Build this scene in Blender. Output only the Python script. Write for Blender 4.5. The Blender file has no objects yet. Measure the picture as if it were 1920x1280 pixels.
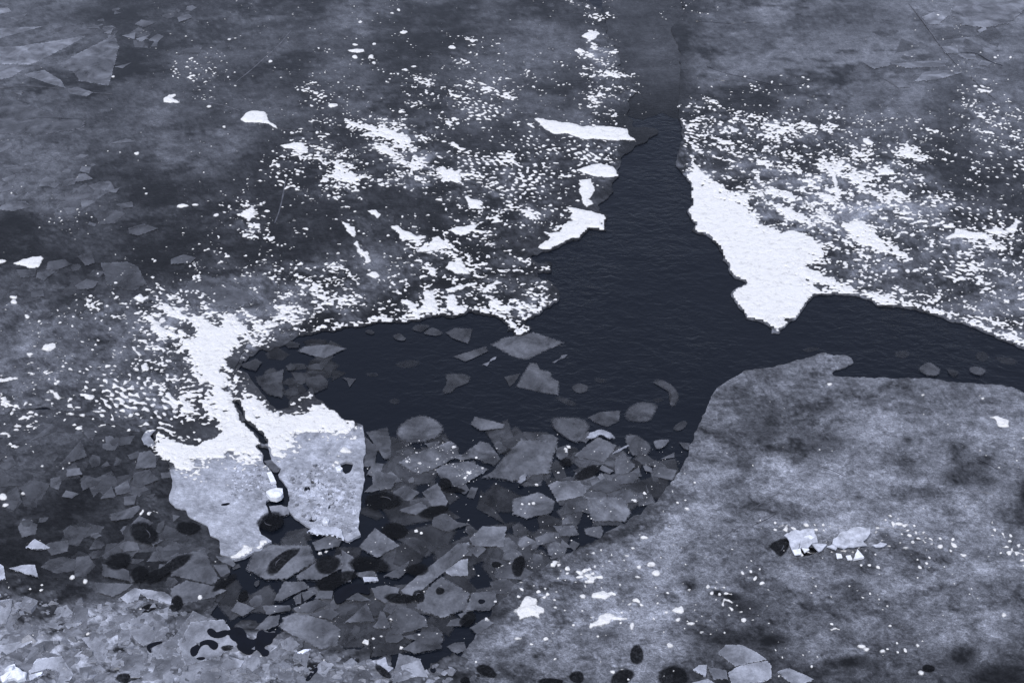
import bpy, math, random
import numpy as np

rng = np.random.default_rng(11)
random.seed(11)
SC = bpy.context.scene
COL = SC.collection

# ------------------------------------------------------------------ camera
CAM_H, PITCH, LENS = 20.0, math.radians(38.0), 50.0
cam_data = bpy.data.cameras.new('camera')
cam_data.lens = LENS
cam_data.sensor_width = 36.0
cam_data.clip_end = 2000.0
cam = bpy.data.objects.new('camera', cam_data)
cam.location = (0, 0, CAM_H)
cam.rotation_euler = (math.pi / 2 - PITCH, 0, 0)
COL.objects.link(cam)
SC.camera = cam

# ------------------------------------------------------------------ overcast sky and a weak veiled sun
SUN_EL, SUN_ROT = math.radians(58), math.radians(200)
world = bpy.data.worlds.new('World')
SC.world = world
world.use_nodes = True
wn, wl = world.node_tree.nodes, world.node_tree.links
wn.clear()
sky = wn.new('ShaderNodeTexSky')
sky.sky_type = 'NISHITA'
sky.sun_disc = False
sky.sun_elevation = SUN_EL
sky.sun_rotation = SUN_ROT
sky.air_density = 1.0
sky.dust_density = 3.0
mixw = wn.new('ShaderNodeMix')
mixw.data_type = 'RGBA'
mixw.inputs['Factor'].default_value = 0.75
mixw.inputs[7].default_value = (2.70, 2.98, 4.0, 1)      # even grey cloud deck
bgw = wn.new('ShaderNodeBackground')
bgw.inputs['Strength'].default_value = 0.10
outw = wn.new('ShaderNodeOutputWorld')
wl.new(sky.outputs[0], mixw.inputs[6])
wl.new(mixw.outputs[2], bgw.inputs[0])
wl.new(bgw.outputs[0], outw.inputs[0])

sun_data = bpy.data.lights.new('sun', 'SUN')
sun_data.energy = 1.45
sun_data.angle = math.radians(18)
sun_data.color = (1.0, 0.97, 0.93)
sun = bpy.data.objects.new('sun', sun_data)
# same direction as the sky's sun: behind the camera, high
sun.rotation_euler = (math.pi / 2 - SUN_EL, 0, math.pi - SUN_ROT)
COL.objects.link(sun)

SC.view_settings.view_transform = 'Standard'
SC.view_settings.look = 'None'
SC.view_settings.exposure = 0.80
SC.view_settings.gamma = 1.0
SC.cycles.use_denoising = True
SC.cycles.max_bounces = 6
SC.cycles.transparent_max_bounces = 12

# ------------------------------------------------------------------ survey: photo coordinates -> the river surface
FPX = LENS / 36.0 * 1920.0
CT, ST = math.cos(PITCH), math.sin(PITCH)

def to_world(px, py, z=0.0):
    px = np.asarray(px, float); py = np.asarray(py, float)
    a = px - 960.0; b = 640.0 - py
    dx = a
    dy = FPX * CT + b * ST
    dz = -FPX * ST + b * CT
    t = (z - CAM_H) / dz
    return dx * t, dy * t

def P(pts, ox=0, oy=0, s=1.0, z=0.0):
    a = np.array(pts, float)
    x, y = to_world(ox + a[:, 0] / s, oy + a[:, 1] / s, z)
    return np.stack([x, y], 1)

# ------------------------------------------------------------------ materials
def nt(name):
    m = bpy.data.materials.new(name)
    m.use_nodes = True
    n = m.node_tree.nodes
    n.clear()
    return m, n, m.node_tree.links

def node(n, t, **kw):
    x = n.new(t)
    for k, v in kw.items():
        setattr(x, k, v)
    return x

def val(n, l, op, a, b=None, c=None, clamp=False):
    x = n.new('ShaderNodeMath'); x.operation = op; x.use_clamp = clamp
    for i, v in enumerate((a, b, c)):
        if v is None: continue
        if isinstance(v, (int, float)): x.inputs[i].default_value = v
        else: l.new(v, x.inputs[i])
    return x.outputs[0]

def mapr(n, l, v, a, b, c, d):
    x = n.new('ShaderNodeMapRange')
    l.new(v, x.inputs[0])
    for i, q in enumerate((a, b, c, d)): x.inputs[i + 1].default_value = q
    return x.outputs[0]

def noise(n, l, vec, scale, detail=4, rough=0.55, dist=0.0):
    x = n.new('ShaderNodeTexNoise')
    l.new(vec, x.inputs['Vector'])
    x.inputs['Scale'].default_value = scale
    x.inputs['Detail'].default_value = detail
    x.inputs['Roughness'].default_value = rough
    x.inputs['Distortion'].default_value = dist
    return x.outputs[0]

def coords(n, l, scale=(1, 1, 1), rot=0.0, kind='pos'):
    if kind == 'pos':
        g = n.new('ShaderNodeNewGeometry').outputs['Position']
    else:
        g = n.new('ShaderNodeTexCoord').outputs['Object']
    mp = n.new('ShaderNodeMapping')
    l.new(g, mp.inputs[0])
    mp.inputs['Scale'].default_value = scale
    mp.inputs['Rotation'].default_value = (0, 0, rot)
    return mp.outputs[0]

TINT = (0.78, 0.84, 1.0)

def tinted(n, l, v, tint=TINT):
    c = n.new('ShaderNodeCombineColor')
    for i in range(3):
        l.new(val(n, l, 'MULTIPLY', v, tint[i]), c.inputs[i])
    return c.outputs[0]

def make_water():
    m, n, l = nt('river_water')
    p = n.new('ShaderNodeBsdfPrincipled')
    p.inputs['Base Color'].default_value = (0.004, 0.006, 0.011, 1)
    p.inputs['Roughness'].default_value = 0.06
    p.inputs['IOR'].default_value = 1.33
    c1 = coords(n, l, (1.0, 1.7, 1), 0.35)
    c2 = coords(n, l, (1.0, 1.5, 1), -0.2)
    n1 = noise(n, l, c1, 3.2, 5, 0.55, 0.9)
    n2 = noise(n, l, c2, 1.4, 4, 0.6, 0.5)
    calm = noise(n, l, coords(n, l), 0.28, 4, 0.6)
    amp = mapr(n, l, calm, 0.36, 0.62, 0.25, 1.0)
    sep = n.new('ShaderNodeSeparateXYZ')
    l.new(n.new('ShaderNodeNewGeometry').outputs['Position'], sep.inputs[0])
    side = mapr(n, l, sep.outputs[0], -3.5, 1.0, 0.3, 1.0)
    amp = val(n, l, 'MULTIPLY', amp, side)
    h = val(n, l, 'MULTIPLY', val(n, l, 'ADD', n1, val(n, l, 'MULTIPLY', n2, 0.8)), amp)
    b = n.new('ShaderNodeBump')
    b.inputs['Strength'].default_value = 0.52
    b.inputs['Distance'].default_value = 0.085
    l.new(h, b.inputs['Height'])
    l.new(b.outputs[0], p.inputs['Normal'])
    o = n.new('ShaderNodeOutputMaterial')
    l.new(p.outputs[0], o.inputs[0])
    return m

def make_ice(name='sheet_ice', rough=0.24, grain=1.0):
    """lake ice: 'alb' = how milky (air-filled) the ice is at that point"""
    m, n, l = nt(name)
    a = n.new('ShaderNodeAttribute'); a.attribute_name = 'alb'
    f1 = noise(n, l, coords(n, l, (1.0, 1.0, 1)), 2.2, 7, 0.62, 0.5)
    f2 = noise(n, l, coords(n, l, (1.0, 1.5, 1), 0.3), 9.0, 7, 0.68, 1.2)
    f3 = noise(n, l, coords(n, l), 55.0, 3, 0.6)
    g1 = mapr(n, l, f1, 0.3, 0.7, 0.66, 1.34)
    g2 = mapr(n, l, f2, 0.3, 0.7, 0.52, 1.48)
    g3 = mapr(n, l, f3, 0.3, 0.7, 0.66, 1.34)
    gg = val(n, l, 'POWER', val(n, l, 'MULTIPLY', g1, val(n, l, 'MULTIPLY', g2, g3)), grain)
    v = val(n, l, 'MULTIPLY', a.outputs['Fac'], gg)
    p = n.new('ShaderNodeBsdfPrincipled')
    l.new(tinted(n, l, v), p.inputs['Base Color'])
    p.inputs['Roughness'].default_value = rough
    p.inputs['IOR'].default_value = 1.31
    bh = noise(n, l, coords(n, l, (1.0, 2.2, 1), 0.1), 7.0, 6, 0.6)
    b = n.new('ShaderNodeBump')
    b.inputs['Strength'].default_value = 0.35
    b.inputs['Distance'].default_value = 0.03
    l.new(bh, b.inputs['Height'])
    l.new(b.outputs[0], p.inputs['Normal'])
    o = n.new('ShaderNodeOutputMaterial')
    l.new(p.outputs[0], o.inputs[0])
    return m

def make_slab_ice():
    """broken slabs: object colour r = milkiness, g = clearness of the body, b = how ragged/thin the rim is"""
    m, n, l = nt('slab_ice')
    oi = n.new('ShaderNodeObjectInfo')
    sc = n.new('ShaderNodeSeparateColor'); l.new(oi.outputs['Color'], sc.inputs[0])
    rim = n.new('ShaderNodeAttribute'); rim.attribute_name = 'rim'
    g = n.new('ShaderNodeNewGeometry').outputs['Position']
    off = n.new('ShaderNodeVectorMath'); off.operation = 'ADD'
    l.new(g, off.inputs[0])
    cv = n.new('ShaderNodeCombineXYZ')
    l.new(val(n, l, 'MULTIPLY', oi.outputs['Random'], 60.0), cv.inputs[0])
    l.new(val(n, l, 'MULTIPLY', oi.outputs['Random'], 23.0), cv.inputs[2])
    l.new(cv.outputs[0], off.inputs[1])
    vec = off.outputs[0]
    f1 = noise(n, l, vec, 1.9, 5, 0.58, 0.6)
    f2 = noise(n, l, vec, 16.0, 6, 0.68, 0.3)
    f3 = noise(n, l, vec, 60.0, 3, 0.6)
    g1 = mapr(n, l, f1, 0.3, 0.7, 0.5, 1.45)
    g2 = mapr(n, l, f2, 0.3, 0.7, 0.80, 1.20)
    g3 = mapr(n, l, f3, 0.3, 0.7, 0.88, 1.12)
    v = val(n, l, 'MULTIPLY', val(n, l, 'MULTIPLY', sc.outputs[0], g1), val(n, l, 'MULTIPLY', g2, g3))
    lip = mapr(n, l, rim.outputs['Fac'], 0.0, 0.22, 1.9, 1.0)         # paler towards the broken edge
    v = val(n, l, 'MULTIPLY', v, lip)
    p = n.new('ShaderNodeBsdfPrincipled')
    l.new(tinted(n, l, v), p.inputs['Base Color'])
    p.inputs['Roughness'].default_value = 0.3
    p.inputs['IOR'].default_value = 1.31
    b = n.new('ShaderNodeBump'); b.inputs['Strength'].default_value = 0.3; b.inputs['Distance'].default_value = 0.02
    l.new(f2, b.inputs['Height']); l.new(b.outputs[0], p.inputs['Normal'])
    # thin worn rim lets the dark water through
    rr = val(n, l, 'ADD', rim.outputs['Fac'], mapr(n, l, f2, 0.3, 0.7, -0.3, 0.3))
    ra = val(n, l, 'DIVIDE', rr, val(n, l, 'ADD', sc.outputs[2], 0.001), clamp=True)
    body = val(n, l, 'MULTIPLY', sc.outputs[1], mapr(n, l, f1, 0.3, 0.7, 0.75, 1.2), clamp=True)
    al = val(n, l, 'MULTIPLY', body, ra, clamp=True)
    l.new(al, p.inputs['Alpha'])
    o = n.new('ShaderNodeOutputMaterial')
    l.new(p.outputs[0], o.inputs[0])
    return m

def make_snow(name='wind_packed_snow', feather=True):
    m, n, l = nt(name)
    f1 = noise(n, l, coords(n, l, (1.0, 1.6, 1), 0.25), 6.5, 9, 0.74, 0.6)
    f2 = noise(n, l, coords(n, l), 40.0, 4, 0.6)
    v = val(n, l, 'MULTIPLY', mapr(n, l, f1, 0.28, 0.47, 0.46, 0.80), mapr(n, l, f2, 0.25, 0.5, 0.9, 1.0))
    p = n.new('ShaderNodeBsdfPrincipled')
    l.new(tinted(n, l, v, (0.95, 0.97, 1.0)), p.inputs['Base Color'])
    p.inputs['Roughness'].default_value = 0.75
    p.inputs['Specular IOR Level'].default_value = 0.2
    if feather:          # thin margins: ice shows through between the grains
        t = n.new('ShaderNodeAttribute'); t.attribute_name = 'thk'
        f3 = noise(n, l, coords(n, l), 26.0, 4, 0.65)
        al = val(n, l, 'ADD', mapr(n, l, t.outputs['Fac'], 0.0, 0.42, 0.0, 1.1), mapr(n, l, f3, 0.3, 0.7, -0.28, 0.28), clamp=True)
        l.new(al, p.inputs['Alpha'])
    b = n.new('ShaderNodeBump'); b.inputs['Strength'].default_value = 0.9; b.inputs['Distance'].default_value = 0.035
    l.new(f1, b.inputs['Height']); l.new(b.outputs[0], p.inputs['Normal'])
    o = n.new('ShaderNodeOutputMaterial')
    l.new(p.outputs[0], o.inputs[0])
    return m

def make_plain(name, col, rough, scale=20.0, amt=0.25, ior=1.33):
    m, n, l = nt(name)
    f = noise(n, l, coords(n, l), scale, 5, 0.6)
    k = mapr(n, l, f, 0.3, 0.7, 1 - amt, 1 + amt)
    c = n.new('ShaderNodeCombineColor')
    for i in range(3): l.new(val(n, l, 'MULTIPLY', k, col[i]), c.inputs[i])
    p = n.new('ShaderNodeBsdfPrincipled')
    l.new(c.outputs[0], p.inputs['Base Color'])
    p.inputs['Roughness'].default_value = rough
    p.inputs['IOR'].default_value = ior
    b = n.new('ShaderNodeBump'); b.inputs['Strength'].default_value = 0.2; b.inputs['Distance'].default_value = 0.01
    l.new(f, b.inputs['Height']); l.new(b.outputs[0], p.inputs['Normal'])
    o = n.new('ShaderNodeOutputMaterial'); l.new(p.outputs[0], o.inputs[0])
    return m

M_WATER = make_water()
M_ICE = make_ice()
M_ICE_GRAIN = make_ice('frosted_ice', 0.28, 1.3)
M_ICE_SOFT = make_ice('slush_ice', 0.4, 0.75)
M_SLAB = make_slab_ice()
M_SLABHOLE = M_SLAB
M_SNOW = make_snow()
M_CRUMB = make_snow('snow_crumb', False)
M_HOLE = make_plain('melt_water', (0.003, 0.004, 0.008), 0.05, 6.0, 0.3)
M_LINE = make_plain('healed_crack_ice', (0.085, 0.09, 0.11), 0.35, 8.0, 0.5, 1.31)
M_CRUST = make_plain('wet_snow_crust', (0.42, 0.45, 0.53), 0.5, 9.0, 0.4, 1.31)
M_WHITE = make_plain('broken_snow_ice', (0.72, 0.76, 0.84), 0.6, 14.0, 0.18, 1.31)

# ------------------------------------------------------------------ helpers
def tag(o, label=None, cat=None, group=None, kind=None):
    if label: o['label'] = label
    if cat:
        o['category'] = cat
        if not kind: o['kind'] = 'thing'
    if group: o['group'] = group
    if kind: o['kind'] = kind
    return o

def mesh_obj(name, verts, faces, mat, parent=None, smooth=False, attrs=None):
    me = bpy.data.meshes.new(name)
    me.from_pydata([tuple(map(float, v)) for v in verts], [], [tuple(map(int, f)) for f in faces])
    me.materials.append(mat)
    if attrs:
        for k, a in attrs.items():
            at = me.attributes.new(k, 'FLOAT', 'POINT')
            at.data.foreach_set('value', np.asarray(a, np.float32))
    if smooth:
        me.polygons.foreach_set('use_smooth', np.ones(len(me.polygons), bool))
    me.update()
    o = bpy.data.objects.new(name, me)
    COL.objects.link(o)
    if parent: o.parent = parent
    return o

def mesh_fast(name, verts, tris, mat, smooth=True, attrs=None, parent=None, nflat=0):
    """verts (n,3), tris (m,3) numpy; the last nflat triangles stay flat shaded"""
    me = bpy.data.meshes.new(name)
    nv, nf = len(verts), len(tris)
    me.vertices.add(nv); me.loops.add(nf * 3); me.polygons.add(nf)
    me.vertices.foreach_set('co', np.ascontiguousarray(verts, np.float32).ravel())
    me.loops.foreach_set('vertex_index', np.ascontiguousarray(tris, np.int32).ravel())
    me.polygons.foreach_set('loop_start', np.arange(0, nf * 3, 3, dtype=np.int32))
    if smooth:
        s = np.ones(nf, bool)
        if nflat: s[-nflat:] = False
        me.polygons.foreach_set('use_smooth', s)
    me.materials.append(mat)
    if attrs:
        for k, a in attrs.items():
            at = me.attributes.new(k, 'FLOAT', 'POINT')
            at.data.foreach_set('value', np.ascontiguousarray(a, np.float32))
    me.update(calc_edges=True)
    me.validate()
    o = bpy.data.objects.new(name, me)
    COL.objects.link(o)
    if parent: o.parent = parent
    return o

# random fields over the river, 51.2 m x 51.2 m at 2.5 cm, periodic
NG, DG = 2048, 0.025
_k = np.fft.fftfreq(NG, DG)
KX, KY = np.meshgrid(_k, _k)

def field(spec, seed):
    r = np.random.default_rng(seed)
    w = r.standard_normal((NG, NG)).astype(np.float32)
    f = np.fft.ifft2(np.fft.fft2(w) * spec).real
    f -= f.mean(); f /= f.std()
    return f.astype(np.float32)

def band(lam, width, stretch=1.0, ang=0.0):
    c, s = math.cos(ang), math.sin(ang)
    u = (KX * c + KY * s) * stretch      # stretch > 1: features longer along ang
    v = -KX * s + KY * c
    k = np.sqrt(u * u + v * v) + 1e-9
    return np.exp(-(np.log(k * lam) / width) ** 2)

def power(p, lmin, lmax, stretch=1.0, ang=0.0):
    c, s = math.cos(ang), math.sin(ang)
    u = (KX * c + KY * s) * stretch
    v = -KX * s + KY * c
    k = np.sqrt(u * u + v * v) + 1e-9
    a = k ** (-p)
    a[k > 1 / lmin] = 0
    a = np.where(k < 1 / lmax, (1 / lmax) ** (-p), a)
    a[0, 0] = 0
    return a

def sample(f, x, y):
    u = (x / DG) % NG; v = (y / DG) % NG
    i = np.floor(u).astype(np.int32); j = np.floor(v).astype(np.int32)
    fu = (u - i).astype(np.float32); fv = (v - j).astype(np.float32)
    i %= NG; j %= NG; i1 = (i + 1) % NG; j1 = (j + 1) % NG
    return (f[j, i] * (1 - fu) + f[j, i1] * fu) * (1 - fv) + (f[j1, i] * (1 - fu) + f[j1, i1] * fu) * fv

G_COARSE = field(band(0.19, 0.6, 1.5, 0.3), 1)
G_COARSE2 = field(band(0.6, 0.8, 2.2, -0.8), 9)
G_FINE = field(band(0.135, 0.34, 1.9, -0.75), 2)
G_LACE = field(power(0.5, 0.05, 0.9, 1.6, 0.1), 21)
G_DOT = field(band(0.16, 0.4, 1.0), 3)
G_CLOUD = field(power(1.2, 0.05, 1.5, 1.8, 0.25), 4)
G_VEIL = field(power(2.2, 0.2, 3.0, 1.6, 0.3), 22)
G_EDGE = field(power(1.5, 0.06, 0.9), 5)
G_WARP = field(power(2.0, 0.3, 6.0), 6)
G_WARP2 = field(power(2.0, 0.3, 6.0), 7)
G_SLUSH = field(power(1.15, 0.05, 0.6, 1.7, 0.35), 8)

# ------------------------------------------------------------------ survey maps
SNOW = """
000000000000000000000000000000001243000220000000000000000000
000000000000000000000000000000000032000000000000000000000000
000000000000000000000000001332000064100000000000000000000000
000000000012200000000000012422221256000000000000000000000000
000000000002000001100003451223332244510000110000000000000000
000000000021000003431100346444121123440042122221000000006420
000000000000000001112322433454212243320054433443321111113653
000000000000000113431666432221340000200044666655544324334454
000000000000000026442378533233344445400064455544445354322234
000000000000000144565436844555454455600096456656466565531333
000000000000001123477444754555554345000097545555967745431223
000000000000013214444211213445453100000099986466856653653221
000000000000136311111111124345554200000099996567756664444432
000000000011235310002113423444433000000099999998768766455665
000000000012332342102322454343310000000099999999676544546555
000000122212332334542434445554432000000099999975445553455555
000000322313123455444444544543443000000099999997445422454444
000005334544423345544443354344554000000099999998657764322344
012100224676864455555443544465540000000099999998000045654345
023221335678996654102000000055400000000099999900000000006675
011221123558998620000000000000000000000000000000000000000005
102344344546983000000000000000000000000000000000000000000000
443334554468977300000000000000000000000000000000000000000000
433334565556888836786000000000000000000000000000000000000000
023233355566799999999980000000000000000000000000000000000000
210000004888999999887200000000000000000000000000000000000000
000000000999988832110000000000000000000000000000000000000000
000000000096200500010000000000000000000000000000000000000000
""".split()
SNOW = np.array([[int(c) for c in r.ljust(60, '0')[:60]] for r in SNOW] + [[0] * 60] * (40 - len(SNOW)), float)
COVER = np.array([0.0, 0.012, 0.042, 0.09, 0.155, 0.24, 0.37, 0.57, 0.84, 1.0])

MILK = """
333122231131113232004453323465
444213222311123432014544444444
322233222332123212113223445424
432232332122121123011112233223
332233411111111122001221112 2
543102111111112112002233333211
022111101022100111002223454432
000100101231100111002221122222
333333232131111110002222223224
434433322111100000002220000333
443433321100000000004444444444
343333322200000000044444444444
344322222200000000055434465456
443222222200000000066565665436
321232222200000005555466656662
112222222211111333565556656665
111123333311112236665554455664
444332222211122666664445445553
787666554421113665563334454543
777767765665434555442122323232
""".replace(' ', '1').strip().split('\n')
MILK = np.array([[int(c) for c in r.ljust(30, r[-1])[:30]] for r in MILK], float)

def lookup(mp, cell, px, py):
    u = np.clip(px / cell - 0.5, 0, mp.shape[1] - 1.001)
    v = np.clip(py / cell - 0.5, 0, mp.shape[0] - 1.001)
    i = u.astype(int); j = v.astype(int)
    fu = u - i; fv = v - j
    return (mp[j, i] * (1 - fu) + mp[j, i + 1] * fu) * (1 - fv) + (mp[j + 1, i] * (1 - fu) + mp[j + 1, i + 1] * fu) * fv

# survey grid over the river (denser where the camera sees it larger)
GX = np.arange(-300, 2221, 4.0)
GY = np.arange(-130, 1421, 4.0)
CPX, CPY = np.meshgrid(GX, GY)
CX, CY = to_world(CPX, CPY, 0.05)

def poly_sdf(poly, X, Y):
    d = np.full(X.shape, 1e9, np.float32)
    ins = np.zeros(X.shape, bool)
    n = len(poly)
    for i in range(n):
        ax, ay = poly[i]; bx, by = poly[(i + 1) % n]
        ex, ey = bx - ax, by - ay
        L = ex * ex + ey * ey + 1e-12
        t = np.clip(((X - ax) * ex + (Y - ay) * ey) / L, 0, 1)
        dd = (X - ax - t * ex) ** 2 + (Y - ay - t * ey) ** 2
        np.minimum(d, dd, out=d)
        if ay != by:
            c = ((ay > Y) != (by > Y)) & (X < (bx - ax) * (Y - ay) / (by - ay) + ax)
            ins ^= c
    d = np.sqrt(d)
    return np.where(ins, d, -d).astype(np.float32)

def march(F, Z, X, Y, extra=None, skirt=None):
    """filled contour F > 0 on the survey grid -> vertices, triangles (and skirt), per-triangle seed node"""
    H, W = F.shape
    ins = F > 0
    a = ins[:-1, :-1]; b = ins[:-1, 1:]; c = ins[1:, 1:]; d = ins[1:, :-1]
    case = a * 1 + b * 2 + c * 4 + d * 8
    # vertices: nodes, horizontal crossings, vertical crossings
    hx = ins[:, :-1] != ins[:, 1:]
    vx = ins[:-1, :] != ins[1:, :]
    idn = np.full((H, W), -1, np.int64); idh = np.full((H, W - 1), -1, np.int64); idv = np.full((H - 1, W), -1, np.int64)
    k = 0
    n1 = ins.sum(); idn[ins] = np.arange(n1); k = n1
    n2 = hx.sum(); idh[hx] = np.arange(n2) + k; k += n2
    n3 = vx.sum(); idv[vx] = np.arange(n3) + k
    def edge(mask, p, q):
        f0, f1 = F[p][mask], F[q][mask]
        t = np.clip(f0 / (f0 - f1), 0.02, 0.98)
        return [A[p][mask] * (1 - t) + A[q][mask] * t for A in arrs]
    arrs = [X, Y, Z] + ([extra] if extra is not None else [])
    sl = slice(None)
    E1 = edge(hx, (sl, slice(0, -1)), (sl, slice(1, None)))
    E2 = edge(vx, (slice(0, -1), sl), (slice(1, None), sl))
    V = [np.concatenate([A[ins], e1, e2]) for A, e1, e2 in zip(arrs, E1, E2)]
    on_edge = np.concatenate([np.zeros(n1, bool), np.ones(n2 + n3, bool)])
    A_, B_, C_, D_ = 'a', 'b', 'c', 'd'
    # corners a(j,i) b(j,i+1) c(j+1,i+1) d(j+1,i); edges e=ab f=bc g=dc h=ad
    polys = {1: ['aeh'], 2: ['ebf'], 3: ['abfh'], 4: ['fcg'], 5: ['aeh', 'fcg'], 6: ['ebcg'], 7: ['abcgh'],
             8: ['hgd'], 9: ['aegd'], 10: ['ebf', 'hgd'], 11: ['abfgd'], 12: ['hfcd'], 13: ['aefcd'], 14: ['ebcdh'], 15: ['abcd']}
    segs = {1: ['eh'], 2: ['fe'], 3: ['fh'], 4: ['gf'], 5: ['eh', 'gf'], 6: ['ge'], 7: ['gh'], 8: ['hg'], 9: ['eg'], 10: ['fe', 'hg'],
            11: ['fg'], 12: ['hf'], 13: ['ef'], 14: ['he'], 15: []}
    T, S, seed = [], [], []
    for cs, pl in polys.items():
        jj, ii = np.nonzero(case == cs)
        if len(jj) == 0: continue
        ids = {'a': idn[jj, ii], 'b': idn[jj, ii + 1], 'c': idn[jj + 1, ii + 1], 'd': idn[jj + 1, ii],
               'e': idh[jj, ii], 'f': idv[jj, ii + 1], 'g': idh[jj + 1, ii], 'h': idv[jj, ii]}
        nd = {'a': jj * W + ii, 'b': jj * W + ii + 1, 'c': (jj + 1) * W + ii + 1, 'd': (jj + 1) * W + ii}
        for p in pl:
            sd = nd[[q for q in p if q in 'abcd'][0]]
            for q in range(1, len(p) - 1):
                T.append(np.stack([ids[p[0]], ids[p[q + 1]], ids[p[q]]], 1)); seed.append(sd)
        for s in segs[cs]:
            S.append(np.stack([ids[s[0]], ids[s[1]]], 1))
    T = np.concatenate(T) if T else np.zeros((0, 3), int)
    seed = np.concatenate(seed) if seed else np.zeros(0, int)
    S = np.concatenate(S) if S else np.zeros((0, 2), int)
    return V, T, S, seed, on_edge

# ------------------------------------------------------------------ the river
R = 900.0
water = mesh_obj('water', [(-R, -40, 0), (R, -40, 0), (R, R, 0), (-R, R, 0)], [(0, 1, 2, 3)], M_WATER)
tag(water, kind='structure')

SHEET_A = [(-700, -300), (1090, -300), (1098, -20), (1105, 0), (1128, 20), (1138, 32), (1136, 55), (1146, 75), (1160, 96), (1160, 120), (1172, 140), (1184, 155), (1197, 168), (1190, 182), (1180, 192), (1178, 215), (1190, 238), (1225, 243), (1232, 249), (1215, 258), (1210, 265), (1188, 275), (1170, 285), (1163, 300), (1158, 320), (1160, 332), (1150, 345), (1149, 365), (1138, 378), (1120, 385), (1128, 402), (1139, 425), (1138, 433), (1103, 431), (1085, 447), (1060, 455), (1045, 468), (1020, 470), (1000, 476), (985, 482), (1010, 490), (1038, 494), (1028, 505), (1000, 518), (1025, 524), (1050, 545), (1047, 565), (1030, 575), (1005, 590), (992, 600), (995, 615), (980, 628), (965, 628), (950, 610), (935, 600), (905, 587), (880, 585), (855, 595), (830, 590), (800, 600), (760, 602), (720, 606), (690, 610), (660, 612), (640, 618), (610, 618), (585, 625), (560, 632), (540, 640), (515, 650), (490, 655), (465, 668), (450, 690), (440, 760), (380, 800), (300, 818), (272, 812), (255, 808), (220, 800), (175, 783), (150, 775), (80, 767), (0, 772), (-700, 800)]
SHEET_B = [(345, 610), (400, 592), (452, 605), (470, 625), (460, 650), (448, 678), (440, 690), (465, 700), (470, 712), (480, 725), (495, 742), (505, 757), (520, 768), (543, 764), (540, 752), (550, 742), (575, 735), (583, 722), (592, 745), (605, 752), (620, 765), (635, 775), (645, 788), (660, 789), (682, 797), (684, 820), (685, 850), (681, 880), (681, 905), (674, 925), (676, 950), (674, 980), (676, 1003), (660, 1008), (650, 1012), (625, 1000), (605, 995), (580, 998), (511, 1012), (495, 1022), (492, 1032), (475, 1034), (460, 1045), (437, 1050), (428, 1042), (412, 1040), (408, 1010), (393, 1002), (390, 985), (370, 975), (352, 968), (350, 955), (330, 950), (318, 935), (322, 915), (325, 900), (318, 885), (315, 862), (300, 840), (285, 815), (295, 805), (330, 790), (340, 700), (340, 650)]
CRACKS_B = [[(430, 716), (445, 712), (442, 728), (440, 745), (452, 765), (457, 785), (475, 800), (495, 815), (502, 828), (495, 832), (487, 827), (484, 815), (467, 802), (453, 788), (449, 768), (440, 752), (434, 738), (428, 725)],
            [(485, 835), (500, 838), (507, 852), (511, 863), (527, 878), (520, 888), (528, 905), (538, 912), (543, 935), (540, 950), (556, 975), (580, 990), (580, 1040), (512, 1014), (490, 1000), (487, 985), (503, 960), (500, 940), (515, 930), (527, 925), (518, 905), (508, 885), (497, 865), (492, 850)],
            ]
HOLES_B = [[(639, 870), (648, 866), (661, 868), (662, 876), (656, 884), (648, 888), (642, 882)],
           [(590, 914), (600, 916), (611, 921), (603, 919)], [(603, 905), (612, 908), (614, 915), (608, 912)],
           [(614, 923), (624, 925), (622, 931), (630, 936), (624, 940), (632, 948), (620, 952), (612, 958), (615, 945), (621, 940), (616, 930)],
           [(581, 900), (592, 903), (600, 902), (596, 906), (585, 905)]]
SHEET_C = [(1268, -300), (1276, 0), (1285, 15), (1278, 30), (1260, 48), (1258, 60), (1272, 85), (1275, 105), (1278, 130), (1275, 150), (1275, 175), (1272, 200), (1275, 230), (1280, 260), (1270, 290), (1268, 312), (1285, 330), (1296, 350), (1296, 385), (1287, 395), (1302, 420), (1303, 433), (1330, 442), (1345, 460), (1360, 482), (1357, 488), (1373, 516), (1398, 529), (1371, 549), (1382, 575), (1394, 585), (1397, 598), (1420, 600), (1440, 608), (1448, 614), (1447, 622), (1464, 626), (1464, 618), (1475, 607), (1492, 595), (1505, 583), (1515, 570), (1525, 555), (1545, 553), (1575, 552), (1600, 553), (1632, 560), (1645, 572), (1680, 573), (1720, 580), (1760, 592), (1800, 605), (1850, 625), (1890, 640), (1920, 652), (2600, 800), (2600, -300)]
SHEET_D = [(1600, 672), (1592, 666), (1540, 661), (1480, 679), (1435, 690), (1395, 697), (1380, 706), (1342, 727), (1331, 747), (1325, 767), (1312, 795), (1299, 817), (1296, 840), (1285, 862), (1280, 872), (1252, 915), (1222, 947), (1192, 965), (1160, 987), (1102, 1020), (1055, 1045), (1027, 1057), (997, 1076), (960, 1095), (950, 1115), (935, 1130), (927, 1145), (915, 1165), (895, 1190), (880, 1210), (865, 1225), (868, 1245), (880, 1260), (880, 1600), (2600, 1600), (2600, 830), (1920, 736), (1887, 727), (1865, 720), (1835, 720), (1807, 719), (1775, 715), (1740, 709), (1700, 710), (1640, 709), (1600, 707), (1562, 703), (1560, 698), (1567, 694), (1599, 682)]
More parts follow.
